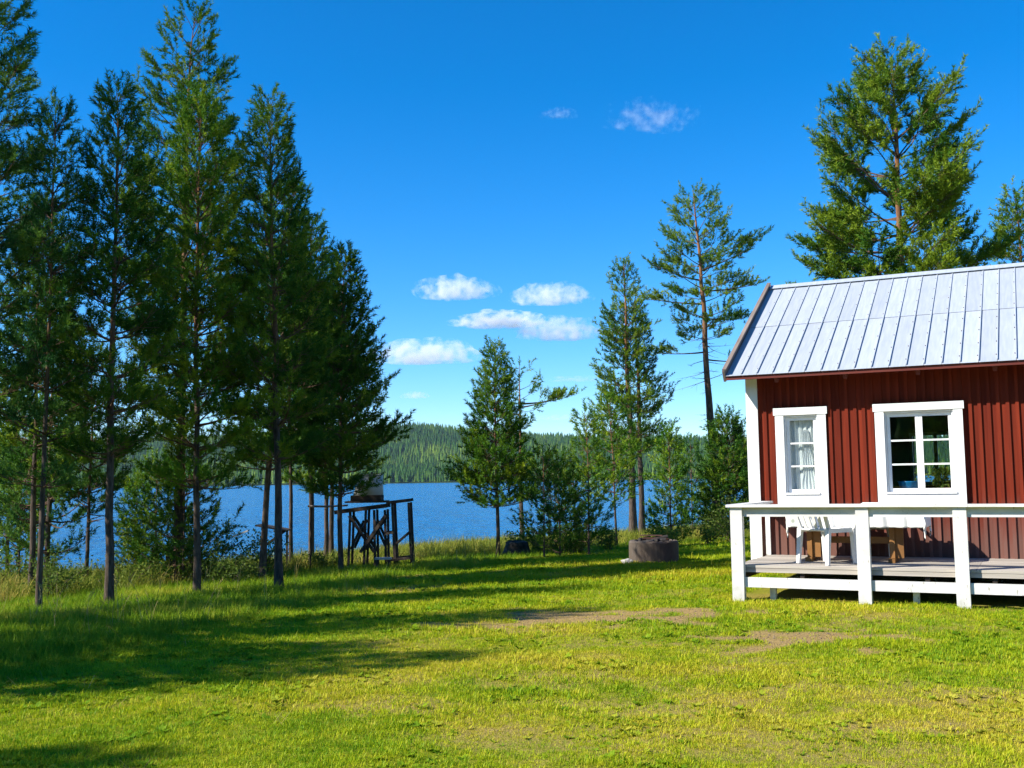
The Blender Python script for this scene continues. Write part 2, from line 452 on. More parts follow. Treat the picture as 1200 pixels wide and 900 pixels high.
# ------------------------------------------------------------------ ground, lake, far hills
WATER_Z = -0.80
def yshore(x): return np.interp(x, [-60, -14, -8, -2, 4, 10, 40], [24, 26, 30, 38, 43, 48, 60])
def terr(x, y):
    s = yshore(x) - y
    z = np.interp(s, [-60, -10, 0, 8, 16, 25], [-6, -1.9, -0.84, -0.52, -0.24, 0.0])
    return z
def terr_d(x, y):
    x = np.asarray(x, float); y = np.asarray(y, float)
    return terr(x, y) + (fbm(x*0.9, y*0.9, 3)-0.5)*0.07 + (fbm(x*5, y*5, 2)-0.5)*0.025
HX, HY, HYAW = 3.3115, 14.9239, 0.4577
def to_house(x, y):
    dx, dy = x-HX, y-HY; c, s = math.cos(HYAW), math.sin(HYAW)
    return dx*c - dy*s, dx*s + dy*c
PATCH = [(0.95, 11.7, 1.45, 0.5, 1.0), (-0.6, 11.45, 0.55, 0.22, 0.49), (2.75, 10.0, 0.95, 0.42, 1.0), (1.0, 9.7, 0.6, 0.22, 0.42), (1.75, 8.75, 0.6, 0.25, 0.39), (0.9, 7.2, 0.8, 0.28, 0.45), (-0.85, 7.3, 0.5, 0.2, 0.42), (-0.1, 6.3, 0.6, 0.2, 0.42), (1.3, 6.1, 1.1, 0.35, 0.42), (3.0, 7.4, 0.8, 0.3, 0.35), (0.4, 8.2, 0.5, 0.18, 0.42), (2.3, 6.6, 0.7, 0.22, 0.42), (-1.6, 15.9, 1.0, 0.6, 0.49), (-1.2, 18.5, 1.4, 0.7, 0.42), (0.6, 5.4, 0.7, 0.22, 0.42), (1.9, 7.6, 0.7, 0.2, 0.35), (3.6, 11.2, 1.0, 0.25, 0.42)]
def bare_f(x, y):
    w = (fbm(x*3.0+3, y*4.2, 5)-0.5)
    b = np.zeros_like(np.asarray(x, float))
    for px, py, rx, ry, a in PATCH:
        d = np.sqrt(((x-px)/rx)**2 + ((y-py)/(ry*1.5))**2) + w*2.9
        b = np.maximum(b, a*sstep(1.1, 0.5, d))
    b = np.maximum(b, 0.4*sstep(0.64, 0.74, fbm(x*1.1+40, y*1.6+9, 4))*sstep(-2.5, 0.5, x))
    return b
def dry_f(x, y):
    d = sstep(0.42, 0.72, fbm(x*0.55+7, y*0.9+3, 4))
    return np.clip(d*0.8 + 0.35*sstep(-1, 2.5, x)*sstep(11, 6, y), 0, 1)
def tall_f(x, y):
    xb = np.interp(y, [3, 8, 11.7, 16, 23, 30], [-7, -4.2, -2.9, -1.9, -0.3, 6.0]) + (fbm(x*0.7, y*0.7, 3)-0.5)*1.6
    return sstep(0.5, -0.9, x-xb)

def lines(segs):
    out = []
    for a, b, st in segs: out += list(np.arange(a, b, st))
    return np.array(out + [segs[-1][1]])
gx = lines([(-800, -100, 50), (-100, -30, 5), (-30, -12, 0.6), (-12, 12, 0.14), (12, 30, 0.6), (30, 100, 5), (100, 800, 50)])
gy = lines([(-600, -60, 40), (-60, 0, 3), (0, 4, 0.5), (4, 26, 0.14), (26, 60, 0.5), (60, 160, 10)])
X, Y = np.meshgrid(gx, gy)
V = np.stack([X, Y, terr_d(X, Y)], -1).reshape(-1, 3)
nx, ny = len(gx), len(gy)
ii, jj = np.meshgrid(np.arange(nx-1), np.arange(ny-1))
F = np.stack([jj*nx+ii, jj*nx+ii+1, (jj+1)*nx+ii+1, (jj+1)*nx+ii], -1).reshape(-1, 4)
me = np_mesh('ground', V, F, True, {'bare': bare_f(X, Y).ravel(), 'dry': dry_f(X, Y).ravel()})
tag(link('ground', me, M['ground']), kind='structure')

m = MB(); bmv = [m.bm.verts.new(p) for p in ((-2400, 20, WATER_Z), (2400, 20, WATER_Z), (2400, 1000, WATER_Z), (-2400, 1000, WATER_Z))]
m.bm.faces.new(bmv)
tag(m.build('lake', M['water']), kind='structure')

def hill_z(x, y):
    top = np.interp(x, [-2400, -1200, -573, -300, -150, 0, 127, 300, 700, 2400], [50, 55, 58, 66, 71, 62, 50, 43, 48, 40])
    shore = 880 + (fbm(x*0.004+2, x*0+3, 3)-0.5)*120
    t = np.clip((y-shore)/60, -1, 30)
    z = np.where(t < 0, WATER_Z + t*4, WATER_Z + 0.5 + np.minimum(t, 3)*1.6)
    rise = sstep(1000, 1680, y)*sstep(2350, 1850, y)
    return z + rise*(top + (fbm(x*0.006, y*0.006, 4)-0.5)*26)
hx = np.linspace(-2350, 2350, 190); hy = np.linspace(760, 2350, 90)
X, Y = np.meshgrid(hx, hy)
V = np.stack([X, Y, hill_z(X, Y)], -1).reshape(-1, 3)
nx, ny = len(hx), len(hy)
ii, jj = np.meshgrid(np.arange(nx-1), np.arange(ny-1))
F = np.stack([jj*nx+ii, jj*nx+ii+1, (jj+1)*nx+ii+1, (jj+1)*nx+ii], -1).reshape(-1, 4)
tag(link('hills', np_mesh('hills', V, F, True), M['hill']), kind='structure')

# ------------------------------------------------------------------ scatter (stuff): points + instanced little meshes
def scatter(name, pts, rot, scl, kind, tint, protos, label):
    me = bpy.data.meshes.new(name)
    me.vertices.add(len(pts)); me.vertices.foreach_set('co', np.ascontiguousarray(pts, np.float32).ravel())
    a = me.attributes.new('rotv', 'FLOAT_VECTOR', 'POINT'); a.data.foreach_set('vector', np.ascontiguousarray(rot, np.float32).ravel())
    for an, av in (('scl', scl), ('tint', tint)):
        a = me.attributes.new(an, 'FLOAT', 'POINT'); a.data.foreach_set('value', np.ascontiguousarray(av, np.float32))
    a = me.attributes.new('kindi', 'INT', 'POINT'); a.data.foreach_set('value', np.ascontiguousarray(kind, np.int32))
    o = bpy.data.objects.new(name, me); COL.objects.link(o)
    tag(o, label, None, None, 'stuff')
    c = bpy.data.collections.new(name + '_source')
    for i, (pm, mt) in enumerate(protos):
        pm.materials.append(mt)
        c.objects.link(bpy.data.objects.new('%s_source_%02d' % (name, i), pm))
    ng = bpy.data.node_groups.new(name, 'GeometryNodeTree')
    ng.interface.new_socket('Geometry', in_out='INPUT', socket_type='NodeSocketGeometry')
    ng.interface.new_socket('Geometry', in_out='OUTPUT', socket_type='NodeSocketGeometry')
    N, L = ng.nodes, ng.links
    gi = N.new('NodeGroupInput'); go = N.new('NodeGroupOutput')
    ip = N.new('GeometryNodeInstanceOnPoints'); ci = N.new('GeometryNodeCollectionInfo')
    ci.inputs['Collection'].default_value = c
    ci.inputs['Separate Children'].default_value = True; ci.inputs['Reset Children'].default_value = True
    def na(nm, dt):
        x = N.new('GeometryNodeInputNamedAttribute'); x.data_type = dt; x.inputs['Name'].default_value = nm
        return x.outputs['Attribute']
    er = N.new('FunctionNodeEulerToRotation')
    L.new(na('rotv', 'FLOAT_VECTOR'), er.inputs[0])
    L.new(gi.outputs[0], ip.inputs['Points']); L.new(ci.outputs[0], ip.inputs['Instance'])
    ip.inputs['Pick Instance'].default_value = True
    L.new(na('kindi', 'INT'), ip.inputs['Instance Index'])
    L.new(er.outputs[0], ip.inputs['Rotation']); L.new(na('scl', 'FLOAT'), ip.inputs['Scale'])
    L.new(ip.outputs[0], go.inputs[0])
    md = o.modifiers.new('scatter', 'NODES'); md.node_group = ng
    return o

def blades(rng, n, rad, l0, l1, w, bend, lie=0.0):
    V = []; F = []
    for i in range(n):
        a = rng.random()*6.283; r = rad*math.sqrt(rng.random()); L = l0 + (l1-l0)*rng.random()
        b = np.array([r*math.cos(a), r*math.sin(a), -0.01])
        az = rng.random()*6.283; lean = 0.15 + bend*rng.random() + lie
        d = np.array([math.cos(az)*math.sin(lean), math.sin(az)*math.sin(lean), math.cos(lean)])
        d2 = np.array([math.cos(az)*math.sin(lean*2.1), math.sin(az)*math.sin(lean*2.1), math.cos(min(lean*2.1, 1.7))])
        s = np.array([-math.sin(az), math.cos(az), 0])*w*(0.6+0.8*rng.random())
        k = len(V)
        mid = b + d*L*0.55; tip = mid + d2*L*0.45
        V += [b-s, b+s, mid+s*0.8, mid-s*0.8, tip]
        F += [(k, k+1, k+2), (k, k+2, k+3), (k+3, k+2, k+4)]
    return np_mesh('blades', np.array(V), np.array(F))

def stalk(rng, n, h0, h1, rad):
    V = []; F = []
    for i in range(n):
        a = rng.random()*6.283; h = h0+(h1-h0)*rng.random(); az = rng.random()*6.283; bend = rng.random()*0.5*h
        b = np.array([rad*rng.random()*math.cos(a), rad*rng.random()*math.sin(a), -0.01]); s = np.array([-math.sin(az), math.cos(az), 0])*0.0022
        P = [b + np.array([math.cos(az)*bend*t*t, math.sin(az)*bend*t*t, h*t]) for t in (0, .4, .75, 1)]
        k = len(V)
        for j, p in enumerate(P): w = (1, 1, 1, 0.6)[j]; V += [p-s*w, p+s*w]
        F += [(k+2*j, k+2*j+1, k+2*j+3) for j in range(3)] + [(k+2*j, k+2*j+3, k+2*j+2) for j in range(3)]
        for q in range(9):
            t = 0.8+0.2*q/9; p = b + np.array([math.cos(az)*bend*t*t, math.sin(az)*bend*t*t, h*t])
            o = rng.normal(size=3)*0.009; k = len(V)
            V += [p, p+o+[0, 0, .014], p+o*0.3+[0, 0, .02]]; F.append((k, k+1, k+2))
    return np_mesh('stalk', np.array(V), np.array(F))

def grass():
    rng = np.random.default_rng(5)
    P = []; S = []; K = []; T = []
    def band(y0, y1, dens, size):
        n = int((y1-y0)*2*(0.55*y1+2.5)*dens)
        y = y0+(y1-y0)*rng.random(n); x = (rng.random(n)*2-1)*(0.55*y1+2.5)
        hu, hv = to_house(x, y)
        k = (np.abs(x) < 0.55*y+2.5) & ~((hu > 0.1) & (hv > -1.65) & (hv < 5.2)) & (y < yshore(x)+0.3)
        x, y = x[k], y[k]
        b = bare_f(x, y); keep = rng.random(len(x)) > b*0.94
        x, y, b = x[keep], y[keep], b[keep]
        tall = tall_f(x, y); dry = dry_f(x, y)
        s = yshore(x)-y
        shore = sstep(14, 8, s)
        r = rng.random(len(x))
        thin = np.where(tall > 0.5, rng.random(len(x)) < 0.55, True) & np.where(shore > 0.5, rng.random(len(x)) < 0.6, True)
        kind = rng.integers(0, 4, len(x))
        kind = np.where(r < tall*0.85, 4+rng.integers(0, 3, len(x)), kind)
        kind = np.where(rng.random(len(x)) < shore*0.9, 7+rng.integers(0, 2, len(x)), kind)
        strawp = rng.random(len(x)) < (0.0005*sstep(-0.5, -3, x) + 0.006*tall)
        kind = np.where(strawp, np.where(y < 9, 10, 9+rng.integers(0, 2, len(x))), kind)
        weed = (fbm(x*1.7+33, y*1.7+70, 3) > 0.56) & (rng.random(len(x)) < 0.09) & (kind < 4)
        kind = np.where(weed, 11+rng.integers(0, 2, len(x)), kind)
        leng = 0.7+0.75*fbm(x*1.3+20, y*1.3, 3)
        sc = size*leng*(0.7+0.6*rng.random(len(x)))*(1-0.35*b)
        sc = np.where((kind >= 4) & (kind < 11), (0.55+0.65*rng.random(len(x)))*np.where(kind < 7, 0.45+0.55*tall, 1.0), sc)
        clump = fbm(x*2.6+60, y*2.6+4, 3)
        t = np.clip(0.20 + 0.62*dry + 0.55*(clump-0.5) + 0.22*rng.normal(size=len(x)) + 0.25*b, 0, 1)
        P.append(np.stack([x, y, terr_d(x, y)], -1)[thin]); S.append(sc[thin]); K.append(kind[thin]); T.append(t[thin])
    band(4.3, 7, 1500, 0.8)
    band(7, 10, 900, 1.0)
    band(10, 15, 480, 1.25)
    band(15, 24, 230, 1.7)
    band(24, 50, 70, 2.2)
    P = np.concatenate(P); S = np.concatenate(S); K = np.concatenate(K); T = np.concatenate(T)
    rot = np.zeros_like(P); rot[:, 2] = rng.random(len(P))*6.283; rot[:, :2] = rng.normal(size=(len(P), 2))*0.12
    pr = [(blades(rng, 15, 0.045, 0.018, 0.05, 0.0022, 0.7), M['grass']) for i in range(2)]
    pr += [(blades(rng, 18, 0.055, 0.015, 0.038, 0.0025, 0.9), M['grass']) for i in range(2)]
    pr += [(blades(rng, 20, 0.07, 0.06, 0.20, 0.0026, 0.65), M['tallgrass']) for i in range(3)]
    pr += [(blades(rng, 22, 0.12, 0.16, 0.50, 0.0055, 0.5), M['reed']) for i in range(2)]
    pr += [(stalk(rng, 3, 0.25, 0.55, 0.05), M['straw']), (blades(rng, 4, 0.05, 0.15, 0.4, 0.002, 0.3, 0.6), M['straw'])]
    def rosette(n_, r_):
        V = []; F = []
        for i in range(n_):
            a = rng.random()*6.283; e = 0.25+0.7*rng.random(); L_r = r_*(0.6+0.6*rng.random()); w_ = L_r*0.28
            d = np.array([math.cos(a)*math.cos(e*.6), math.sin(a)*math.cos(e*.6), math.sin(e*.6)]); s_ = np.array([-math.sin(a), math.cos(a), 0.])*w_
            k_ = len(V); V += [np.array([0, 0, .004]), d*L_r*.55+s_, d*L_r, d*L_r*.55-s_]; F += [(k_, k_+1, k_+2), (k_, k_+2, k_+3)]
        return np_mesh('rosette', np.array(V), np.array(F))
    pr += [(rosette(11, .045), M['tallgrass']), (rosette(8, .035), M['tallgrass'])]
    scatter('grass', P, rot, S, K, T, pr, 'sunlit yellow green lawn grass, longer under the pines and by the shore')
    print('grass tufts', len(P))
grass()

def gravel():
    M['pebble'] = painted('pebble', (0.12, 0.09, 0.06), (0.30, 0.23, 0.16), 5, (1, 1, 1), 0.95, 0.3)
    rng = np.random.default_rng(77)
    x = rng.uniform(-3, 5.5, 60000); y = rng.uniform(4.5, 19, 60000); b = bare_f(x, y)
    k = rng.random(len(x)) < np.clip(b-0.3, 0, 1)*0.55; x, y = x[k], y[k]
    P = np.stack([x, y, terr_d(x, y)+.002], -1); rot = rng.random((len(P), 3))*6.283
    pr = []
    for i in range(3):
        bm = bmesh.new(); bmesh.ops.create_icosphere(bm, subdivisions=1, radius=.011)
        for v in bm.verts: v.co *= rng.uniform(.6, 1.2)
        me = bpy.data.meshes.new('pebble'); bm.to_mesh(me); bm.free(); pr.append((me, M['pebble']))
    V = np.array([[-.03, -.0025, .003], [.03, -.002, .008], [.03, .002, .008], [-.03, .0025, .003]]); pr.append((np_mesh('twig', V, np.array([[0, 1, 2, 3]])), M['straw']))
    rot[rng.random(len(P)) < .4, :2] *= 0
    kd = rng.integers(0, 4, len(P)); rot[kd == 3, :2] = 0
    scatter('gravel', P, rot, 0.3+0.6*rng.random(len(P))**2, kd, rng.random(len(P)), pr, 'small pebbles and dry litter on the worn patches of the lawn')
gravel()

def far_conifer(rng, h, r):
    V = []; F = []
    n = 7; lv = 6
    for q in range(lv):
        z0 = h*(0.06+0.86*q/lv); z1 = z0+h*0.34; rr = r*(1-q/lv)**0.8
        k = len(V)
        for a in range(n):
            an = a*6.283/n+q; w = rr*(0.65+0.6*rng.random()); V.append((w*math.cos(an), w*math.sin(an), z0+(rng.random()-.5)*h*0.06))
        V.append((0, 0, min(z1, h)))
        F += [(k+a, k+(a+1) % n, k+n) for a in range(n)]
    return np_mesh('conifer', np.array(V), np.array(F))
def forest():
    rng = np.random.default_rng(8)
    P = []
    def add(n, x0, x1, y0, y1):
        x = x0+(x1-x0)*rng.random(n); y = y0+(y1-y0)*rng.random(n); P.append(np.stack([x, y, hill_z(x, y)], -1))
    add(22000, -900, 900, 830, 1000); add(48000, -1100, 1100, 1000, 1700); add(4500, -2300, -1000, 840, 1800); add(4500, 1000, 2300, 840, 1800); add(9000, -1200, 1200, 1700, 2000)
    P = np.concatenate(P); P = P[P[:, 2] > WATER_Z+0.6]
    rot = np.zeros_like(P); rot[:, 2] = rng.random(len(P))*6.283
    S = 0.85*(0.45+0.75*rng.random(len(P))**1.3)*(0.75+0.6*fbm(P[:, 0]*0.02+9, P[:, 1]*0.02, 3))
    T = np.clip(0.38+1.7*(fbm(P[:, 0]*0.012, P[:, 1]*0.012, 4)-0.5)+0.2*rng.normal(size=len(P)) + 0.45*sstep(960, 870, P[:, 1]), 0, 1)
    scatter('forest', P, rot, S, rng.integers(0, 4, len(P)), T, [(far_conifer(rng, 9.5+1.2*i, 1.5+0.25*i), M['forest']) for i in range(4)],
            'dense conifer forest covering the far shore and hills across the lake')
forest()
def near_forest():
    rng = np.random.default_rng(18)
    x = rng.uniform(-170, 60, 900); y = rng.uniform(-130, -55, 900)
    P = np.stack([x, y, terr(x, y)], -1); rot = np.zeros_like(P); rot[:, 2] = rng.random(len(P))*6.283
    scatter('forest', P, rot, 0.8+0.6*rng.random(len(P)), rng.integers(0, 3, len(P)), rng.random(len(P)), [(far_conifer(rng, 11+i, 2.0+0.3*i), M['forest']) for i in range(3)],
            'conifer forest behind the photographer, mirrored in the cabin windows')
near_forest()

# ------------------------------------------------------------------ the red cabin (local frame: x along the front wall, y into the house)
L_, D_ = 6.3, 5.1
EAVE_W, EAVE_O, RIDGE_V, RIDGE_W = 2.92, 0.40, 2.55, 4.59
house = empty('cabin', (HX, HY, 0), -HYAW)
tag(house, 'small red board-clad cabin with white window trim and grey metal roof', 'cabin')
WIN = [(0.35, 1.03, 1.10, 2.415), (1.66, 2.735, 1.10, 2.415)]          # outer casing rectangles u0,u1,w0,w1
CAS = 0.115
OPEN = [(a+CAS-0.01, b-CAS+0.01, c+0.13, d-0.10) for a, b, c, d in WIN]
WB, WT = 0.22, 2.98
# front wall: sheathing around the two openings
wm = MB()
us = [0.012, OPEN[0][0], OPEN[0][1], OPEN[1][0], OPEN[1][1], L_-0.012]
for i in range(5):
    if i in (1, 3):
        o = OPEN[0 if i == 1 else 1]
        wm.box(us[i], us[i+1], 0.03, 0.16, WB, o[2]); wm.box(us[i], us[i+1], 0.03, 0.16, o[3], WT)
    else: wm.box(us[i], us[i+1], 0.03, 0.16, WB, WT)
wall = wm.build('front_wall', M['red'], house)
PITCHB = 0.109
def cutz(u0, u1):
    """vertical spans of a board between u0..u1, broken by the window casings"""
    sp = [(WB-0.02, WT-0.03)]
    for a, b, c, d in WIN:
        if u1 > a+0.012 and u0 < b-0.012: sp = [(WB-0.02, c+0.02), (d-0.03, WT-0.03)]
    return sp
k = 0; u = 0.10
while u < L_-0.12:
    for z0, z1 in cutz(u+0.003, u+PITCHB-0.003):
        span('board', (u+0.002, u+PITCHB-0.002), (0.006, 0.029), (z0, z1), M['red'], wall, 0.002)
    for z0, z1 in cutz(u-0.021, u+0.021):
        span('batten', (u-0.021, u+0.021), (-0.016, 0.005), (z0+0.004, z1-0.004), M['red'], wall, 0.003)
    u += PITCHB
# corner boards
span('corner_board', (-0.012, 0.115), (-0.042, -0.018), (WB-0.02, WT-0.06), M['white'], wall)
span('corner_board', (-0.045, -0.013), (-0.040, 0.10), (WB-0.02, WT-0.06), M['white'], wall)
span('corner_board', (L_-0.115, L_+0.012), (-0.042, -0.018), (WB-0.02, WT-0.06), M['white'], wall)
# gable walls and back wall
slope = (RIDGE_W-EAVE_W)/(RIDGE_V+EAVE_O)
ang = math.atan(slope)
def roof_under(v): return EAVE_W-0.09 + slope*(min(v, 2*RIDGE_V-v)+EAVE_O)
for gname, gu, s in (('gable_wall', 0.0, -1), ('gable_wall', L_, 1)):
    bm = bmesh.new()
    pts = [(0.03, WB), (D_, WB), (D_, roof_under(D_)), (RIDGE_V, roof_under(RIDGE_V)), (0.03, roof_under(0.03))]
    A = [bm.verts.new((gu-0.0*s, p[0], p[1])) for p in pts]; B = [bm.verts.new((gu-0.12*s, p[0], p[1])) for p in pts]
    bm.faces.new(A); bm.faces.new(B[::-1])
    for i in range(5): bm.faces.new((A[i], B[i], B[(i+1) % 5], A[(i+1) % 5]))
    q = MB(); q.bm.free(); q.bm = bm
    g = q.build(gname, M['red'], house)
    v = 0.20
    while v < D_-0.05:
        span('batten', (gu+0.001, gu+0.022) if s > 0 else (gu-0.022, gu-0.001), (v-0.02, v+0.02), (WB, roof_under(v)-0.02), M['red'], g, 0.003)
        v += PITCHB
BW = (1.55, 2.40, 1.30, 2.20)
bwm = MB()
bwm.box(0.125, BW[0], D_-0.12, D_-0.003, WB, 2.9); bwm.box(BW[1], L_-0.125, D_-0.12, D_-0.003, WB, 2.9)
bwm.box(BW[0], BW[1], D_-0.12, D_-0.003, WB, BW[2]); bwm.box(BW[0], BW[1], D_-0.12, D_-0.003, BW[3], 2.9)
bwm.build('back_wall', M['red'], house)
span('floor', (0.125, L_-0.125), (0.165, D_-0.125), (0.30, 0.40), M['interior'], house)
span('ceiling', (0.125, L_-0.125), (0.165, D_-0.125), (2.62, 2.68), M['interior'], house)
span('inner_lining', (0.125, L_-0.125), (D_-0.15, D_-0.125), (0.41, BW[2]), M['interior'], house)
bwin = MB(); x0, x1, z0, z1 = BW
for a, b, c, d in ((x0, x0+.05, z0, z1), (x1-.05, x1, z0, z1), (x0+.05, x1-.05, z0, z0+.05), (x0+.05, x1-.05, z1-.05, z1), ((x0+x1)/2-.03, (x0+x1)/2+.03, z0+.05, z1-.05)):
    bwin.box(a, b, D_-.08, D_-.04, c, d)
bw = bwin.build('back_window', M['white'], house)
span('pane', (x0+.05, x1-.05), (D_-.063, D_-.058), (z0+.05, z1-.05), M['glass'], bw, 0)

# windows
def window(wi, ncol):
    a, b, c, d = WIN[wi]; o0, o1, oz0, oz1 = OPEN[wi]
    fr = MB()                                                      # jamb frame lining the opening
    for q in ((o0, o0+.03, oz0, oz1), (o1-.03, o1, oz0, oz1), (o0+.03, o1-.03, oz0, oz0+.03), (o0+.03, o1-.03, oz1-.03, oz1)):
        fr.box(q[0]+.0012, q[1]-.0012 if q[1] == o1 else q[1], -0.012, 0.15, q[2]+.0012, q[3]-.0012 if q[3] == oz1 else q[3])
    w = fr.build('window', M['white'], house)
    span('casing', (a, a+CAS), (-0.046, -0.020), (c-0.03, d-0.101), M['white'], w)
    span('casing', (b-CAS, b), (-0.046, -0.020), (c-0.03, d-0.101), M['white'], w)
    span('casing', (a-0.02, b+0.02), (-0.056, -0.020), (d-0.10, d), M['white'], w)
    span('casing', (a+CAS+.001, b-CAS-.001), (-0.044, -0.020), (c, c+0.135), M['white'], w)
    span('window_sill', (o0+.002, o1-.002), (-0.060, -0.013), (oz0+.004, oz0+.03), M['white'], w)
    i0, i1, j0, j1 = o0+.032, o1-.032, oz0+.032, oz1-.032
    mid = 0.05
    edges = [i0, i1] if ncol == 1 else [i0, (i0+i1)/2, i1]
    for s in range(ncol):
        e0, e1 = edges[s]+.001, edges[s+1]-.001
        st = MB(); wv = 0.042
        st.box(e0, e0+wv, 0.02, mid, j0, j1); st.box(e1-wv, e1, 0.02, mid, j0, j1)
        st.box(e0+wv, e1-wv, 0.021, mid-.001, j0, j0+wv); st.box(e0+wv, e1-wv, 0.021, mid-.001, j1-wv, j1)
        h = (j1-j0-2*wv)/3
        for t in (1, 2): st.box(e0+wv, e1-wv, 0.022, mid-.002, j0+wv+h*t-.011, j0+wv+h*t+.011)
        sash = st.build('sash', M['white'], house)
        sash.parent = w
        for t in range(3):
            span('pane', (e0+wv+.001, e1-wv-.001), (0.034, 0.037), (j0+wv+h*t+(0.012 if t else .001), j0+wv+h*(t+1)-(.012 if t < 2 else .001)), M['glass'], w, 0)
    return (i0, i1, j0, j1)
w1 = window(0, 1); w2 = window(1, 2)
ish = span('inner_sill', (OPEN[1][0]-.1, OPEN[1][1]+.1), (0.163, 0.42), (OPEN[1][2]-.03, OPEN[1][2]+.0), M['white'], house)

# roof: sheathing, sheets in two rows, standing seams, ridge cap, barge boards, fascia
SL = math.hypot(RIDGE_V+EAVE_O, RIDGE_W-EAVE_W)
RU0, RU1 = -0.215, L_+0.22
rm = MB()
bm = rm.bm
prof = [(-EAVE_O+.01, EAVE_W-0.05), (RIDGE_V, RIDGE_W-0.05), (2*RIDGE_V+EAVE_O-.01, EAVE_W-0.05), (2*RIDGE_V+EAVE_O-.01, EAVE_W-0.085), (RIDGE_V, RIDGE_W-0.088), (-EAVE_O+.01, EAVE_W-0.085)]
A = [bm.verts.new((RU0+.01, p[0], p[1])) for p in prof]; B = [bm.verts.new((RU1-.01, p[0], p[1])) for p in prof]
bm.faces.new(A); bm.faces.new(B[::-1])
for i in range(6): bm.faces.new((A[i], B[i], B[(i+1) % 6], A[(i+1) % 6]))
roof = rm.build('roof', M['redtrim'], house)
PR = 0.2125
def on_slope(u, s, lift, back=False):
    """point at distance s up the slope from the eave"""
    if not back: return (u, -EAVE_O + math.cos(ang)*s - math.sin(ang)*lift, EAVE_W-0.045 + math.sin(ang)*s + math.cos(ang)*lift)
    return (u, 2*RIDGE_V+EAVE_O - math.cos(ang)*s + math.sin(ang)*lift, EAVE_W-0.045 + math.sin(ang)*s + math.cos(ang)*lift)
half = SL*0.5
ncolr = int(round((RU1-RU0)/PR))
rr = random.Random(3)
for i in range(ncolr):
    uc = RU0 + (i+.5)*PR
    block('roof_sheet', PR-.006, half+.02, 0.004, M['roof'], roof, on_slope(uc, half/2-.03+.0, 0.004), (ang, 0, 0), 0)
    mt = M['roof_rust'] if i == 18 else M['roof']
    block('roof_sheet', PR-.006, half-.03, 0.004, mt, roof, on_slope(uc, half*1.5-.03, 0.011), (ang+.002, 0, 0), 0)
    block('roof_sheet', PR-.006, SL-.03, 0.004, M['roof'], roof, on_slope(uc, SL/2-.03, 0.004, True), (-ang, 0, 0), 0)
    if i:
        us_ = RU0+i*PR
        block('seam', 0.012, SL-.03, 0.022, M['roof'], roof, on_slope(us_, SL/2-.025, 0.015), (ang, 0, 0), 0.003)
        block('seam', 0.012, SL-.03, 0.022, M['roof'], roof, on_slope(us_, SL/2-.025, 0.015, True), (-ang, 0, 0), 0.003)
sc_ = MB()
for i in range(1, ncolr):
    for t in range(8):
        p = on_slope(RU0+i*PR-.014, 0.15+t*0.42+rr.uniform(-.02, .02), 0.012)
        sc_.box(p[0]-.005, p[0]+.005, p[1]-.006, p[1]+.006, p[2]-.004, p[2]+.008)
tag(sc_.build('screws', M['rusty'], roof), kind='stuff')
block('ridge_cap', RU1-RU0-.02, 0.15, 0.006, M['roof'], roof, on_slope((RU0+RU1)/2, SL-.075, 0.040), (ang, 0, 0), 0)
block('ridge_cap', RU1-RU0-.02, 0.15, 0.006, M['roof'], roof, on_slope((RU0+RU1)/2, SL-.075, 0.040, True), (-ang, 0, 0), 0)
for uu in (RU0-.022, RU1+.022):
    block('barge_board', 0.032, SL+.03, 0.16, M['roofwood'], roof, on_slope(uu, SL/2-.02, 0.0), (ang, 0, 0), 0.004)
    block('barge_board', 0.032, SL+.03, 0.16, M['roofwood'], roof, on_slope(uu, SL/2-.02, 0.0, True), (-ang, 0, 0), 0.004)
    block('barge_cap', 0.055, SL+.0, 0.02, M['roofwood'], roof, on_slope(uu+(.012 if uu < 0 else -.012), SL/2-.02, 0.092), (ang, 0, 0), 0.003)
span('fascia', (RU0, RU1), (-EAVE_O-.012, -EAVE_O+.008), (EAVE_W-.115, EAVE_W-.045), M['redtrim'], roof)
u = 0.45
while u < L_:
    block('rafter_tail', 0.05, 0.46, 0.10, M['redtrim'], roof, on_slope(u, 0.24, -0.10), (ang, 0, 0), 0.003)
    u += 0.9

# window things
def curtain():
    V = []; F = []
    i0, i1, j0, j1 = w1
    n, mrows = 60, 14
    for r_ in range(mrows+1):
        t = r_/mrows
        for c_ in range(n+1):
            s = c_/n
            u_ = i0-.02 + (i1-i0+.04)*s
            V.append((u_, 0.105 + 0.012*math.sin(s*38+t*1.5)+.006*math.sin(s*90), j0-.05+(j1-j0+.1)*t))
    for r_ in range(mrows):
        for c_ in range(n):
            k_ = r_*(n+1)+c_; F.append((k_, k_+1, k_+n+2, k_+n+1))
    me = np_mesh('curtain', np.array(V), np.array(F), True)
    o = link('lace_curtain', me, M['curtain'])
    V2 = []; F2 = []
    for r_ in range(25):                                            # gathered curtain, tied in at the waist
        t = r_/24; z = j0-.03 + (j1-j0)*0.86*t
        wd = 0.028 + 0.09*(1-t)**1.5 + 0.02*math.sin(t*9)**2
        for c_ in range(21):
            s = c_/20-.5
            V2.append((i0+(i1-i0)*(0.62+.10*(1-t)) + s*2*wd, 0.075+0.012*math.sin(s*30), z))
    for r_ in range(24):
        for c_ in range(20):
            k_ = r_*21+c_; F2.append((k_, k_+1, k_+22, k_+21))
    o2 = link('tied_curtain', np_mesh('curtain', np.array(V2), np.array(F2), True), M['curtain'])
    for q in (o, o2):
        q.location = house.location; q.rotation_euler = house.rotation_euler
        sol = q.modifiers.new('thick', 'SOLIDIFY'); sol.thickness = 0.002
    tag(o, 'pale lace curtain hanging across the narrow window', 'curtain')
    tag(o2, 'bright white gathered curtain tied in the narrow window', 'curtain')
curtain()
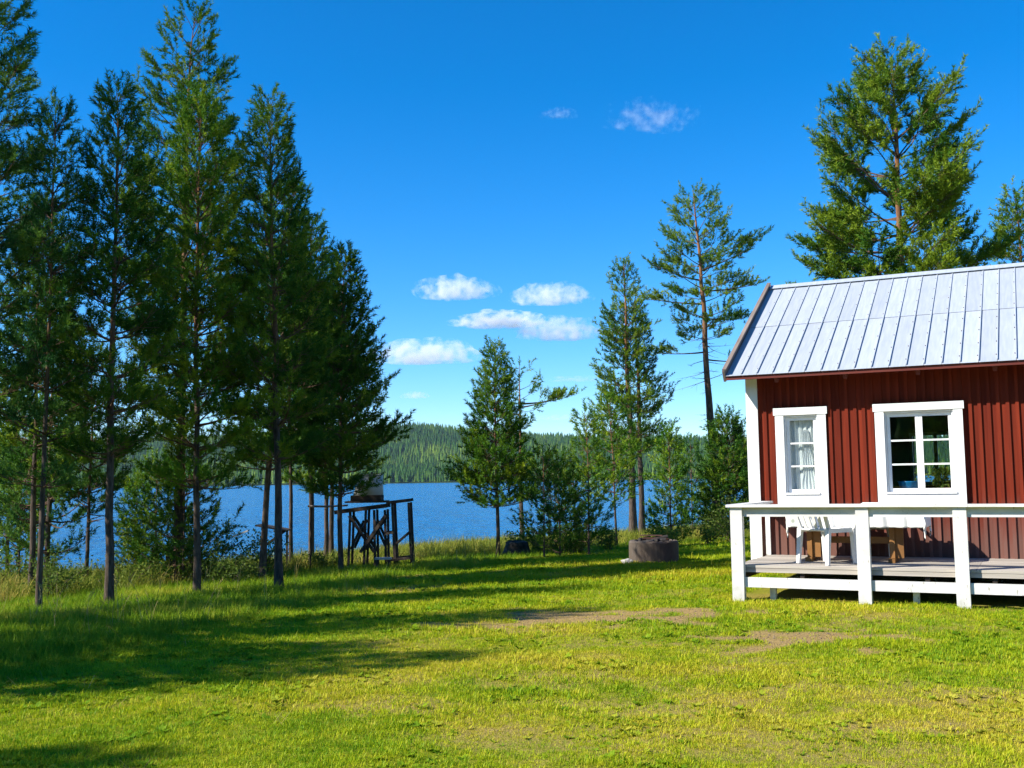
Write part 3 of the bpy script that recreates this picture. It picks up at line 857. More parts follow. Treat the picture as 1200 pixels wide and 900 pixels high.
def hloc(u, v, w):
    c, s = math.cos(HYAW), math.sin(HYAW)
    return (HX+u*c+v*s, HY-u*s+v*c, w)
SZ = OPEN[1][2]
b = MB().lathe([(0.07, 0), (0.115, 0.03), (0.14, 0.15), (0.15, 0.165), (0.143, 0.165), (0.11, 0.04), (0.06, 0.012)], 28).build('blue_bowl', M['blue'], None, 0, hloc(2.02, 0.29, SZ+.001), None, True)
tag(b, 'bright blue bowl on the sill behind the wide window', 'bowl')
pot = empty('flower_pot', hloc(2.49, 0.26, SZ+.001)); tag(pot, 'orange trough with a small plant behind the wide window', 'flower pot')
MB().box(-.12, .12, -.05, .05, 0, .075).build('trough', M['terracotta'], pot, .008)
rg = np.random.default_rng(2); VV = []; FF = []; TT = []
for i in range(160):
    o = np.array([rg.uniform(-.17, .02), rg.uniform(-.04, .05), .06+.28*rg.random()**1.2]); a_ = rg.normal(size=3)*.018; b_ = rg.normal(size=3)*.018
    k_ = len(VV); VV += [o-a_, o+b_, o+a_, o-b_]; FF.append((k_, k_+1, k_+2, k_+3)); TT += [rg.random()]*4
link('leaves', np_mesh('leaves', np.array(VV), np.array(FF), False, {'tint': np.array(TT)}), M['leaf'], pot)

# deck: planks, joists, posts, rails (one thing, it is fixed to itself)
DV = -1.84
deck = empty('deck', (HX, HY, 0), -HYAW)
tag(deck, 'low grey plank terrace with a white painted railing along the cabin', 'deck')
DT = 0.418
npl = 15; pw = (1.80)/npl
for i in range(npl):
    v0 = DV+.06+i*pw
    for (a, b_) in ((0.19+rr.uniform(-.012, .012), 2.9), (2.903, L_+.1)):
        span('plank', (a, b_), (v0+.003, v0+pw-.003), (DT-.032+rr.uniform(-.002, .002), DT+rr.uniform(-.002, .002)), M['deck'], deck)
span('fascia_board', (0.20, L_+.1), (DV+.066, DV+.10), (DT-.085, DT-.036), M['deck'], deck)
u = 0.28
while u < L_: 
    span('joist', (u-.025, u+.025), (DV+.102, -0.07), (DT-.16, DT-.036), M['darkwood'], deck); u += 0.7
for u in (0.62, 2.25, 3.9, 5.4): span('support_post', (u-.035, u+.035), (DV+.13, DV+.2), (-.05, DT-.162), M['white_worn'], deck)
PU = [0.245, 1.715, 2.76, 4.20, 5.65]
for u in PU:
    span('railing_post', (u-.072, u+.072), (DV-.05, DV+.05), (-.08, 1.118), M['white_worn'], deck, .005)
for a, b_ in zip(PU[:-1], PU[1:]):
    span('lower_rail', (a+.073, b_-.073), (DV-.012, DV+.022), (.160, .278), M['white_worn'], deck)
    span('upper_rail', (a+.073, b_-.073), (DV-.004, DV+.030), (1.005, 1.118), M['white_worn'], deck)
span('cap_rail', (PU[0]-.115, 2.85), (DV-.085, DV+.075), (1.119, 1.150), M['white_worn'], deck)
span('cap_rail', (2.852, PU[-1]+.1), (DV-.085, DV+.075), (1.119, 1.150), M['white_worn'], deck)
span('cap_rail', (PU[0]-.115, PU[0]+.045), (DV+.077, -0.062), (1.119, 1.150), M['white_worn'], deck)
span('upper_rail', (PU[0]-.045, PU[0]-.011), (DV+.052, -0.062), (1.005, 1.118), M['white_worn'], deck)
span('railing_post', (PU[0]-.072, PU[0]-.01), (-.060-.0, -.020), (DT+.004, 1.118), M['white_worn'], deck)

# plastic chairs
def chair(name, loc, rz, label):
    c = empty(name, loc, rz); tag(c, label, 'chair', 'white plastic chairs on the terrace')
    P = M['plastic']                                               # faces +y, seat 0.42 high
    s = MB(); n = 8
    g = [[s.bm.verts.new((-.235+.47*i/n, -.21+.44*j/n, .425-.022*math.sin(math.pi*i/n)*math.sin(math.pi*j/n)+.012*(j/n))) for i in range(n+1)] for j in range(n+1)]
    for j in range(n):
        for i in range(n): s.bm.faces.new((g[j][i], g[j][i+1], g[j+1][i+1], g[j+1][i]))
    o = s.build('seat', P, c, 0, None, None, True); so = o.modifiers.new('t', 'SOLIDIFY'); so.thickness = .022; so.offset = -1
    MB().bar((-.24, .232, .405), (.24, .232, .405), .012, .05).bar((-.238, -.2, .405), (-.238, .23, .405), .012, .05).bar((.238, -.2, .405), (.238, .23, .405), .012, .05).build('seat_rim', P, c, .003)
    for sx in (-1, 1):
        MB().bar((sx*.240, .235, .002), (sx*.228, .215, .425), .050, .030, .068, .045, (0, 1, 0)).build('leg', P, c, .006)
        MB().bar((sx*.235, -.235, .002), (sx*.222, -.195, .425), .050, .030, .068, .045, (0, 1, 0)).build('leg', P, c, .006)
        MB().bar((sx*.225, -.185, .42), (sx*.24, -.285, .69), .055, .026, .045, .024, (0, 1, 0)).build('back_post', P, c, .005)
        a = MB(); pts = [(sx*.236, .215, .41), (sx*.285, .225, .57), (sx*.292, .19, .615), (sx*.285, -.02, .62), (sx*.24, -.262, .60)]
        for p0, p1 in zip(pts, pts[1:]): a.bar(p0, p1, .052, .024, .052, .024, (sx, 0, .3) if p1[2]-p0[2] < .1 else (0, 1, 0))
        a.build('armrest', P, c, .005)
    bk = MB().bar((-.245, -.285, .675), (.245, -.285, .675), .026, .06).build('backrest', P, c, .01)
    for x in (-.13, -.043, .043, .13):
        MB().bar((x*.95, -.19, .42), (x*1.05, -.278, .655), .042, .014, .042, .014, (0, 1, 0)).build('slat', P, bk, .003)
    return c
chair('plastic_chair', hloc(1.20, -1.33, DT+.003), -HYAW-R(33), 'white plastic armchair nearest the railing, back towards the lawn')
chair('plastic_chair', hloc(1.66, -0.34, DT+.003), -HYAW+R(172), 'white plastic chair in shade behind the table against the red wall')

# table and cloth
TU0, TU1, TV0, TV1, TH = 0.74, 2.27, -1.06, -0.48, DT+.695
tb = empty('table', (HX, HY, 0), -HYAW); tag(tb, 'sturdy pine table on the terrace under a white cloth', 'table')
for i in range(4): span('plank', (TU0, TU1), (TV0+i*.145+.002, TV0+(i+1)*.145-.002), (TH-.03, TH), M['pinewood'], tb)
span('apron', (TU0+.22, TU1-.30), (TV0+.09, TV0+.12), (TH-.235, TH-.032), M['pinewood'], tb)
span('apron', (TU0+.22, TU1-.30), (TV1-.12, TV1-.09), (TH-.235, TH-.032), M['pinewood'], tb)
for u in (TU0+.16, TU1-.38):
    span('leg', (u, u+.06), (TV0+.10, TV1-.10), (DT+.052, TH-.236), M['pinewood'], tb)
    span('foot', (u-.01, u+.07), (TV0+.0, TV1-.0), (DT+.003, DT+.05), M['pinewood'], tb)
    span('leg', (u+.061, u+.16), (TV0+.13, TV0+.17), (DT+.052, TH-.236), M['pinewood'], tb)
span('stretcher', (TU0+.222, TU1-.382), (-.80, -.74), (DT+.22, DT+.30), M['pinewood'], tb)
def tablecloth():
    n1, n2 = 110, 60; V = []; F = []; UV = []
    e0, e1, f0, f1 = TU0-.012, TU1+.012, TV0-.012, TV1+.012
    ov = 0.27
    for j in range(n2+1):
        for i in range(n1+1):
            a = e0-ov + (e1-e0+2*ov)*i/n1; b = f0-ov + (f1-f0+2*ov)*j/n2
            ca, cb = min(max(a, e0), e1), min(max(b, f0), f1)
            da, db = a-ca, b-cb
            d = max(abs(da), abs(db)) + .5*min(abs(da), abs(db))
            w = (0.028*math.sin(a*15+b*3)*min(1, d/.12) + .012*math.sin(a*37))*min(1, d/.1)
            w2 = (0.026*math.sin(b*17))*min(1, d/.1)
            x = ca + (0.01 + min(1, d/.1)*.012 + abs(w2) if da > 0 else -(0.01+min(1, d/.1)*.012+abs(w2)) if da < 0 else 0)
            y = cb + (0.01 + min(1, d/.1)*.012 + abs(w) if db > 0 else -(0.01+min(1, d/.1)*.012+abs(w)) if db < 0 else 0)
            V.append((x, y, TH+.004-d)); UV.append((a, b))
    for j in range(n2):
        for i in range(n1):
            k_ = j*(n1+1)+i; F.append((k_, k_+1, k_+n1+2, k_+n1+1))
    me = np_mesh('tablecloth', np.array(V), np.array(F), True)
    uv = me.uv_layers.new(name='UVMap'); li = np.zeros(len(me.loops), np.int32); me.loops.foreach_get('vertex_index', li)
    uv.data.foreach_set('uv', np.array(UV, np.float32)[li].ravel())
    o = link('tablecloth', me, M['cloth']); o.location = house.location; o.rotation_euler = house.rotation_euler
    so = o.modifiers.new('t', 'SOLIDIFY'); so.thickness = .002; so.offset = 1
    tag(o, 'white tablecloth with small green print draped over the terrace table', 'tablecloth')
tablecloth()

# ------------------------------------------------------------------ pines
def tubes(P0, P1, r0, r1, n=3):
    P0 = np.asarray(P0, float); P1 = np.asarray(P1, float); r0 = np.asarray(r0)[:, None]; r1 = np.asarray(r1)[:, None]
    a = P1-P0; a /= np.linalg.norm(a, axis=1, keepdims=True)+1e-9
    s = np.cross(a, np.array([0.21, 0.37, 0.9])); s /= np.linalg.norm(s, axis=1, keepdims=True)+1e-9
    t = np.cross(s, a); N = len(P0)
    V = np.zeros((N, 2*n, 3))
    for k in range(n):
        d = s*math.cos(k*2*math.pi/n)+t*math.sin(k*2*math.pi/n)
        V[:, k] = P0+d*r0; V[:, n+k] = P1+d*r1
    base = (np.arange(N)*2*n)[:, None]
    F = np.concatenate([base+np.array([k, (k+1) % n, n+(k+1) % n, n+k]) for k in range(n)])
    return V.reshape(-1, 3), F

def needle_mesh(rng, pos, axis, K, L, ln, w, tint, spread=1.0):
    N = len(pos)
    a = axis/(np.linalg.norm(axis, axis=1, keepdims=True)+1e-9)
    o = pos[:, None] + a[:, None]*(L*rng.random((N, K, 1)))
    rv = rng.normal(size=(N, K, 3)); rv -= (rv*a[:, None]).sum(-1, keepdims=True)*a[:, None]
    rv /= np.linalg.norm(rv, axis=-1, keepdims=True)+1e-9
    d = a[:, None]*(0.55+0.5*rng.random((N, K, 1))) + rv*spread*0.85
    d /= np.linalg.norm(d, axis=-1, keepdims=True)
    s = np.cross(d, rng.normal(size=(N, K, 3))); s /= np.linalg.norm(s, axis=-1, keepdims=True)+1e-9
    ln_ = ln*(0.65+0.6*rng.random((N, K, 1)))
    V = np.stack([o-s*w, o+s*w, o+d*ln_], 2).reshape(-1, 3)
    F = np.arange(len(V)).reshape(-1, 3)
    T = np.repeat(np.clip(tint[:, None]+rng.normal(size=(N, K))*0.07, 0, 1).reshape(-1), 3)
    return V, F, T

def pine(name, label, loc, h, R_, cb, td, seed, lean=(0, 0), style='cone', dz=0.33, nbr=5, px=80, mat='needle', dens=1.0, droop=0.0,
         extra=(), dead=0, group='pine trees around the clearing', tintoff=0.0, clump=1.0):
    rng = np.random.default_rng(seed)
    h *= 0.965
    if style == 'cone': R_ *= 1.18; nbr += 1
    root = empty(name, loc)
    tag(root, label, 'pine tree', group)
    nseg = 18
    zs = np.linspace(0, 1, nseg+1)
    wob = np.cumsum(rng.normal(size=(nseg+1, 2))*0.012*h/8, 0)
    wob *= np.sin(zs*math.pi)[:, None]**0.5
    def axis(t):
        t = np.clip(t, 0, 1)
        return np.array([np.interp(t, zs, wob[:, 0])+lean[0]*t**1.2, np.interp(t, zs, wob[:, 1])+lean[1]*t**1.2, h*t])
    n = 10; TV = []; TF = []
    for i, t in enumerate(zs):
        c = axis(t); r = td/2*((1-t)**0.8*0.93+0.05) + (td*0.16*max(0, 1-t*14))
        for k in range(n):
            an = k*2*math.pi/n; q = r*(1+0.07*math.sin(an*3+i*.7)+0.05*rng.normal())
            TV.append((c[0]+q*math.cos(an), c[1]+q*math.sin(an), c[2] - (0.12 if i == 0 else 0)))
    for i in range(nseg):
        for k in range(n): TF.append((i*n+k, i*n+(k+1) % n, (i+1)*n+(k+1) % n, (i+1)*n+k))
    TV = np.array(TV)
    link('trunk', np_mesh('trunk', TV, np.array(TF), True, {'hz': np.clip(TV[:, 2]/h, 0, 1)}), M['bark'], root)
    near = px > 58
    L, ln, w, K = (0.22, 0.078, 0.0066, 42) if px > 70 else (0.23, 0.086, 0.0084, 35) if px > 48 else (0.25, 0.105, 0.0118, 24)
    sp_t = 0.108 if px > 58 else 0.118 if px > 42 else 0.13
    B0 = []; B1 = []; b0 = []; b1 = []; TP = []; TA = []; TT = []
    def prof(t):
        if style == 'cone': return R_*(0.06+0.94*(1-t)**0.80)*min(1, 0.55+t*2.2)
        if style == 'round': return R_*(math.sin(math.pi*(0.14+0.86*t)**0.75)**0.62*0.97+0.03)
        if style == 'spire': return R_*(0.05+0.95*(1-t)**1.1)
        return R_
    def branch(zf, az, Lb, el, tufts=True, thick=None, sweep=0.22):
        p0 = axis(zf); hd = np.array([math.cos(az), math.sin(az), 0.])
        sd = np.array([-math.sin(az), math.cos(az), 0.])
        ns = 5; pts = []
        j1, j2 = rng.normal()*0.08, rng.normal()*0.06
        for i in range(ns+1):
            s = i/ns
            pts.append(p0 + hd*Lb*s*math.cos(el) + np.array([0, 0, Lb*(s*math.sin(el)+sweep*s*s-droop*s*(1-s)*0.8)]) + sd*Lb*(j1*math.sin(s*3)+j2*s*s))
        pts = np.array(pts)
        rb = thick or (0.006+0.012*Lb)
        for i in range(ns):
            B0.append(pts[i]); B1.append(pts[i+1]); b0.append(rb*(1-i/ns)+.002); b1.append(rb*(1-(i+1)/ns)+.002)
        bt = np.clip(0.42+tintoff+0.24*rng.normal(), 0, 1)
        at = lambda s: pts[min(int(s*ns), ns-1)] + (pts[min(int(s*ns), ns-1)+1]-pts[min(int(s*ns), ns-1)])*(s*ns-min(int(s*ns), ns-1))
        if not tufts:
            for q in range(int(Lb*5)):
                s = rng.uniform(.3, 1); p = at(s); sg = rng.choice((-1, 1)); d = hd*0.5+sd*sg*0.8+np.array([0, 0, rng.normal()*.4])
                B0.append(p); B1.append(p+d*Lb*0.22*(1.2-s)); b0.append(.005); b1.append(.002)
            return
        ntw = max(3, int(Lb/(0.070 if near else 0.080)*dens))
        for q in range(ntw+1):
            s0 = 0.46 if style == 'round' else 0.24
            s = 1.0 if q == ntw else s0+(0.98-s0)*(q+rng.random())/ntw
            p = at(min(s, .999))
            if q == ntw: d = pts[-1]-pts[-2]; lt = 0.14+0.08*Lb
            else:
                sg = 1 if q % 2 else -1
                d = hd*rng.uniform(.45, .9)+sd*sg*rng.uniform(.5, 1.0)+np.array([0, 0, 0.28+rng.normal()*0.28])
                lt = (0.40*Lb*(1.08-s)+0.10)*rng.uniform(.6, 1.2)
            d = d/np.linalg.norm(d); e = p+d*lt + np.array([0, 0, .12*lt])
            B0.append(p); B1.append(e); b0.append(.0045); b1.append(.0025)
            nt = max(1, int(lt/sp_t*clump+0.6))
            for k in range(nt):
                f = 1-(k/nt)*0.8 if nt > 1 else 1.0
                ps = p+(e-p)*f
                ax = d*0.8+np.array([0, 0, 0.46])+rng.normal(size=3)*0.28
                TP.append(ps+rng.normal(size=3)*0.02); TA.append(ax); TT.append(np.clip(bt+rng.normal()*0.14, 0, 1))
    z = cb
    az0 = rng.random()*6.283
    while z < 0.985:
        t = (z-cb)/(1-cb)
        k = max(3, int(round(nbr*(1 if t < .8 else .8))))
        az0 += 2.4
        for q in range(k):
            Lb = prof(t)*rng.uniform(.62, 1.18)
            if Lb < 0.08: continue
            el = (math.radians(4)+math.radians(52)*t**1.4 + rng.normal()*0.13) if style != 'round' else (math.radians(0)+math.radians(45)*t**1.6+rng.normal()*.16)
            branch(z+rng.normal()*0.006, az0+q*6.283/k+rng.normal()*0.25, Lb, el)
        z += dz/h*rng.uniform(.75, 1.25)*(1 if t < .75 else .75)*(1.5 if t < .35 and style == 'cone' and h > 4.5 else 1)
    tip = axis(1.0)
    TP.append(tip-[0, 0, .05]); TA.append(np.array([lean[0]*.05, 0, 1.])); TT.append(.6)
    for zf, az, Lb, el in extra: branch(zf, az, Lb, el, True, 0.02+.012*Lb, 0.12)
    for q in range(dead): branch(cb*rng.uniform(.55, 1.05), rng.random()*6.283, R_*rng.uniform(.35, 1.05), rng.uniform(-.35, .2), False, .006+.006*R_, 0.02)
    if B0:
        V, F = tubes(B0, B1, b0, b1, 4 if near else 3)
        tag(link('limbs', np_mesh('limbs', V, F, True, {'hz': np.full(len(V), 0.45)}), M['bark'], root), kind='stuff')
    V, F, T = needle_mesh(rng, np.array(TP), np.array(TA), K, L, ln, w, np.array(TT))
    link('crown', np_mesh('crown', V, F, False, {'tint': T}), M[mat], root)
    return len(F)

ntri = 0
G1 = 'pines in the grove on the left'; G2 = 'pines by the lake shore'; G3 = 'pines behind the cabin'; G4 = 'pines beyond the left edge of the lawn'
# name-kind, label, (x,y), height, crown radius, crown base, trunk dia, seed, options
def Z(x, y): return float(terr(x, y))
TREES = [
 ('pine_tree', 'dark pine at the left edge of the photo, only its right branches in view', (-7.62, 14.85), 9.5, 1.25, .30, .16, 1, dict(style='round', px=84, group=G1, mat='needle_blue')),
 ('pine_tree', 'thin open pine with a long bare leader, leftmost full tree of the grove', (-6.51, 14.85), 7.46, .78, .24, .085, 2, dict(lean=(.06, 0), px=84, dens=.8, dz=.38, nbr=4, group=G1, mat='needle_blue')),
 ('pine_tree', 'dark dense pine with straight trunk, second full tree from the left', (-5.73, 15.31), 7.70, .95, .29, .13, 3, dict(px=82, nbr=6, group=G1)),
 ('pine_tree', 'fresh yellow-green pine at the centre front of the left grove', (-4.91, 16.74), 8.08, 1.05, .22, .115, 4, dict(px=75, nbr=6, dz=.3, group=G1, mat='needle_lite')),
 ('pine_tree', 'tallest old pine of the left grove, top touching the upper photo edge', (-6.38, 20.51), 11.42, 1.3, .30, .20, 5, dict(lean=(.19, 0), style='round', px=61, dz=.4, group=G1, tintoff=.15)),
 ('pine_tree', 'tall pointed pine with dark trunk right of the fresh green one', (-3.73, 17.15), 8.15, .98, .26, .135, 6, dict(lean=(-.21, 0), px=73, nbr=6, group=G1)),
 ('pine_tree', 'pine leaning right just behind the tall pointed pine', (-4.60, 19.73), 7.62, 1.05, .28, .13, 7, dict(lean=(.56, 0), px=63, nbr=6, group=G1)),
 ('pine_tree', 'low dense dark pine at the right end of the grove beside the timber stand', (-3.35, 20.94), 6.39, .98, .25, .105, 8, dict(lean=(.09, 0), px=60, nbr=7, dz=.27, group=G1, mat='needle')),
 ('pine_tree', 'slim pine with bushy top behind the right end of the grove', (-4.62, 24.67), 8.33, 1.15, .24, .14, 9, dict(px=51, nbr=6, group=G1)),
 ('pine_tree', 'thin pine trunk in the gap left of the wooden pole', (-5.03, 24.39), 7.77, .95, .36, .10, 10, dict(px=51, group=G1)),
 ('pine_tree', 'pale grey pine trunk under the right side of the wooden pole', (-4.54, 26.80), 7.08, .95, .38, .13, 11, dict(px=47, group=G1)),
 ('pine_tree', 'second pale pine trunk close beside its twin by the wooden pole', (-4.46, 25.60), 6.62, .9, .38, .12, 12, dict(px=48, group=G1)),
 ('pine_tree', 'short thin dark pine standing behind the two leftmost trunks', (-8.05, 20.35), 4.6, .75, .36, .085, 13, dict(px=61, group=G1, dead=6, mat='needle_blue')),
 ('pine_tree', 'half-hidden pine filling the gap between the two leftmost full trees', (-8.3, 18.6), 7.1, 1.0, .30, .11, 16, dict(px=60, group=G1)),
 ('spruce_tree', 'low-branched dark conifer with drooping boughs behind the leftmost trunk', (-9.01, 20.9), 5.68, 1.15, .14, .12, 14, dict(px=60, droop=.5, dens=.55, group=G1, mat='needle_blue')),
 ('pine_tree', 'slender young pine against the water at the far left edge', (-11.57, 24.71), 5.18, .9, .22, .10, 15, dict(px=50, group=G1, mat='needle_lite')),
 ('pine_tree', 'bushy full conical pine with bare grey trunk right of the grove', (-.38, 25.18), 5.12, 1.0, .25, .10, 20, dict(px=50, nbr=8, dens=1.15, style='spire', dz=.24, group=G2, mat='needle_lite', tintoff=-.1)),
 ('pine_tree', 'sparse pine with one long bough reaching right over the lake', (.25, 34.12), 6.01, .55, .66, .16, 21, dict(px=37, nbr=3, dz=.40, style='round', group=G2, extra=((.78, .1, 1.7, .02), (.76, -.2, 1.3, .1), (.72, 3.0, .8, 0)), dead=6, dens=.8, tintoff=.15)),
 ('pine_sapling', 'small thin pine with a bare lower stem beside the dark stump', (.64, 23.22), 2.37, .52, .12, .04, 22, dict(px=54, nbr=3, dz=.26, group=G2, dens=.5)),
 ('pine_sapling', 'bushy dark young pine in the thicket left of the fire ring', (1.01, 24.13), 2.31, .50, .04, .045, 23, dict(px=52, nbr=4, dz=.23, group=G2, dens=.55)),
 ('pine_sapling', 'small leafy-looking pine tuft by the water left of the tall pair', (1.75, 31.3), 2.3, .62, .06, .05, 24, dict(px=40, nbr=4, dz=.27, group=G2, dens=.55)),
 ('pine_sapling', 'light green young pine between the thicket and the tall pair', (1.68, 24.45), 3.38, .48, .10, .05, 25, dict(px=51, nbr=4, dz=.27, group=G2, mat='needle_lite', dens=.5)),
 ('pine_tree', 'tall full pine with orange trunk, taller of the pair behind the fire ring', (4.18, 38.0), 10.15, 1.45, .30, .28, 26, dict(lean=(-.1, 0), px=33, nbr=5, dz=.42, dens=.9, group=G2, tintoff=.25)),
 ('pine_tree', 'darker trunk pine close on the right of the taller one', (4.55, 38.6), 9.0, 1.2, .36, .24, 27, dict(px=33, nbr=4, dz=.45, dens=.8, group=G2)),
 ('pine_tree', 'slim young pine with thin stem in front of the tall pair', (2.8, 29.54), 4.16, .72, .30, .07, 28, dict(lean=(-.16, 0), px=42, nbr=5, dens=.7, dz=.26, group=G2, mat='needle_lite')),
 ('pine_tree', 'tall gaunt leaning pine with bare lower limbs left of the cabin roof', (7.47, 39.56), 13.3, 1.55, .56, .36, 29, dict(lean=(-.55, 0), style='round', px=32, nbr=4, dz=.50, dens=.95, group=G2, dead=26, tintoff=.25, extra=((.80, .15, 2.5, .22), (.76, .0, 2.0, .3), (.70, -.2, 2.0, -.05), (.62, .3, 1.7, -.1), (.66, 3.0, 2.3, .02), (.73, 3.3, 1.9, .2), (.52, 2.9, 1.9, -.1), (.50, .2, 1.7, -.15)))),
 ('pine_sapling', 'upright yellow-green young pine right above the fire ring', (4.0, 27.56), 3.04, .42, .04, .055, 30, dict(px=46, nbr=5, dz=.23, dens=.7, group=G2, mat='needle_lite')),
 ('pine_tree', 'bushy young pine at the left corner of the cabin', (6.1, 30.6), 3.6, .95, .04, .07, 31, dict(px=41, nbr=7, dz=.22, group=G2)),
 ('pine_sapling', 'thin grey-green young pine between the fire ring and the cabin', (5.76, 34.89), 3.24, .45, .08, .05, 32, dict(px=36, nbr=4, dz=.3, group=G2, mat='needle_blue', dens=.45)),
 ('pine_tree', 'great broad-crowned pine rising behind the cabin roof', (10.16, 27.6), 12.95, 2.5, .34, .36, 33, dict(lean=(.05, 0), style='round', px=46, nbr=6, dz=.47, group=G3, tintoff=.34, dens=1.4, extra=((.42, 3.5, 2.6, .1), (.45, 3.9, 2.4, .1), (.44, 2.9, 2.5, .05)))),
 ('pine_tree', 'pine at the right edge of the photo beyond the roof ridge', (14.9, 31.0), 10.1, 1.2, .34, .22, 34, dict(style='round', px=41, nbr=6, group=G3, tintoff=.3)),
 ('pine_sapling', 'bright bushy young pine at the far left, behind the leftmost trunk', (-10.2, 22.3), 3.1, .85, .05, .06, 51, dict(px=55, nbr=5, dz=.27, dens=.6, group=G1, mat='needle_lite')),
 ('pine_sapling', 'feathery little pine against the water left of the pale table', (-8.75, 25.0), 2.3, .45, .08, .04, 52, dict(px=50, nbr=5, dz=.2, group=G1, mat='needle_lite', dens=.7)),
 ('pine_sapling', 'young pine with drooping boughs around the tallest old trunk', (-6.15, 20.1), 2.6, .85, .06, .05, 53, dict(px=61, nbr=5, dz=.26, droop=.5, group=G1, dens=.5)),
 ('pine_sapling', 'small feathery pine between the second trunk and the water', (-7.6, 22.9), 2.7, .55, .10, .045, 54, dict(px=55, nbr=4, dz=.27, group=G1, mat='needle_lite', dens=.8)),
 ('pine_tree', 'pine just outside the left edge whose shadow crosses the lawn', (-9.8, 6.4), 7.6, 1.0, .28, .13, 41, dict(px=45, group=G4)),
 ('pine_tree', 'low bushy pine outside the left edge whose shade ends on the open lawn', (-9.6, 7.4), 6.7, 1.35, .12, .13, 47, dict(px=40, nbr=6, group=G4)),
 ('pine_tree', 'pine outside the left photo edge shading the long grass', (-9.4, 9.2), 8.2, 1.2, .26, .15, 42, dict(px=45, group=G4)),
 ('pine_tree', 'pine further out on the left shading the lower left corner', (-11.4, 3.2), 7.4, 1.0, .25, .13, 43, dict(px=40, group=G4)),
 ('pine_tree', 'pine beyond the left edge behind the dark edge tree', (-8.9, 11.9), 8.0, 1.2, .24, .15, 44, dict(px=45, group=G4)),
 ('pine_tree', 'pine standing behind the photographer, mirrored in the cabin window', (-7.5, -9.0), 9.5, 1.7, .15, .2, 45, dict(px=30, group=G4)),
 ('pine_tree', 'bushy pine far behind the photographer, mirrored in the wide window', (-4.5, -13.0), 9.0, 1.9, .12, .2, 46, dict(px=30, group=G4)),
]
for nm, lab, (x, y), h, R_, cb, td, sd, op in TREES:
    ntri += pine(nm, lab, (x, y, Z(x, y)-.02), h, R_, cb, td, sd, **op)
print('needle triangles', ntri)

# ------------------------------------------------------------------ shrubs
def shrub(label, x, y, h, R_, seed, mat='leaf', nleaf=900, size=.035, group='shrubs along the shore'):
    rng = np.random.default_rng(seed)
    root = empty('shrub', (x, y, Z(x, y)-.02)); tag(root, label, 'shrub', group)
    ns = rng.integers(8, 13); P0 = []; P1 = []; r0 = []; r1 = []; tips = []
    for i in range(ns):
        a = rng.random()*6.283; e = rng.uniform(.35, 1.0)
        p = np.array([rng.normal()*.05, rng.normal()*.05, 0]); top = np.array([math.cos(a)*R_*e, math.sin(a)*R_*e, h*rng.uniform(.55, 1.0)*(1.15-.35*e)])
        mid = p*.5+top*.5+[0, 0, h*.08]
        for a0, a1, q0, q1 in ((p, mid, .009, .006), (mid, top, .006, .002)): P0.append(a0); P1.append(a1); r0.append(q0); r1.append(q1)
        tips.append((p, mid, top))
    V, F = tubes(P0, P1, r0, r1, 4)
    link('stems', np_mesh('stems', V, F, True, {'hz': np.full(len(V), .2)}), M['bark'], root)
    st = rng.integers(0, ns, nleaf); t = .25+.8*rng.random(nleaf)
    A = np.array([q[0] for q in tips])[st]; B = np.array([q[1] for q in tips])[st]; C = np.array([q[2] for q in tips])[st]
    tt = t[:, None]; P = (1-tt)**2*A+2*tt*(1-tt)*B+tt**2*C + rng.normal(size=(nleaf, 3))*np.array([.16*R_, .16*R_, .09*h]); P[:, 2] = np.abs(P[:, 2])+.02
    nrm = rng.normal(size=(nleaf, 3))+[0, 0, .8]; s = np.cross(nrm, rng.normal(size=(nleaf, 3))); s /= np.linalg.norm(s, axis=1, keepdims=True)
    d = np.cross(nrm, s); d /= np.linalg.norm(d, axis=1, keepdims=True); sz = (size*(.6+.8*rng.random(nleaf)))[:, None]
    V = np.stack([P-s*sz, P+d*sz*.45, P+s*sz, P-d*sz*.45], 1).reshape(-1, 3); F = np.arange(len(V)).reshape(-1, 4)
    T = np.repeat(np.clip(.5+.25*rng.normal(size=nleaf), 0, 1), 4)
    link('foliage', np_mesh('foliage', V, F, False, {'tint': T}), M[mat], root)
M['leaf_dark'] = foliage('shrub_leaf_dark', (0.055, 0.105, 0.016), (0.10, 0.155, 0.025), (0.17, 0.22, 0.035), 0.4)
GS = 'shrubs along the shore'; GL = 'undergrowth beneath the left grove'
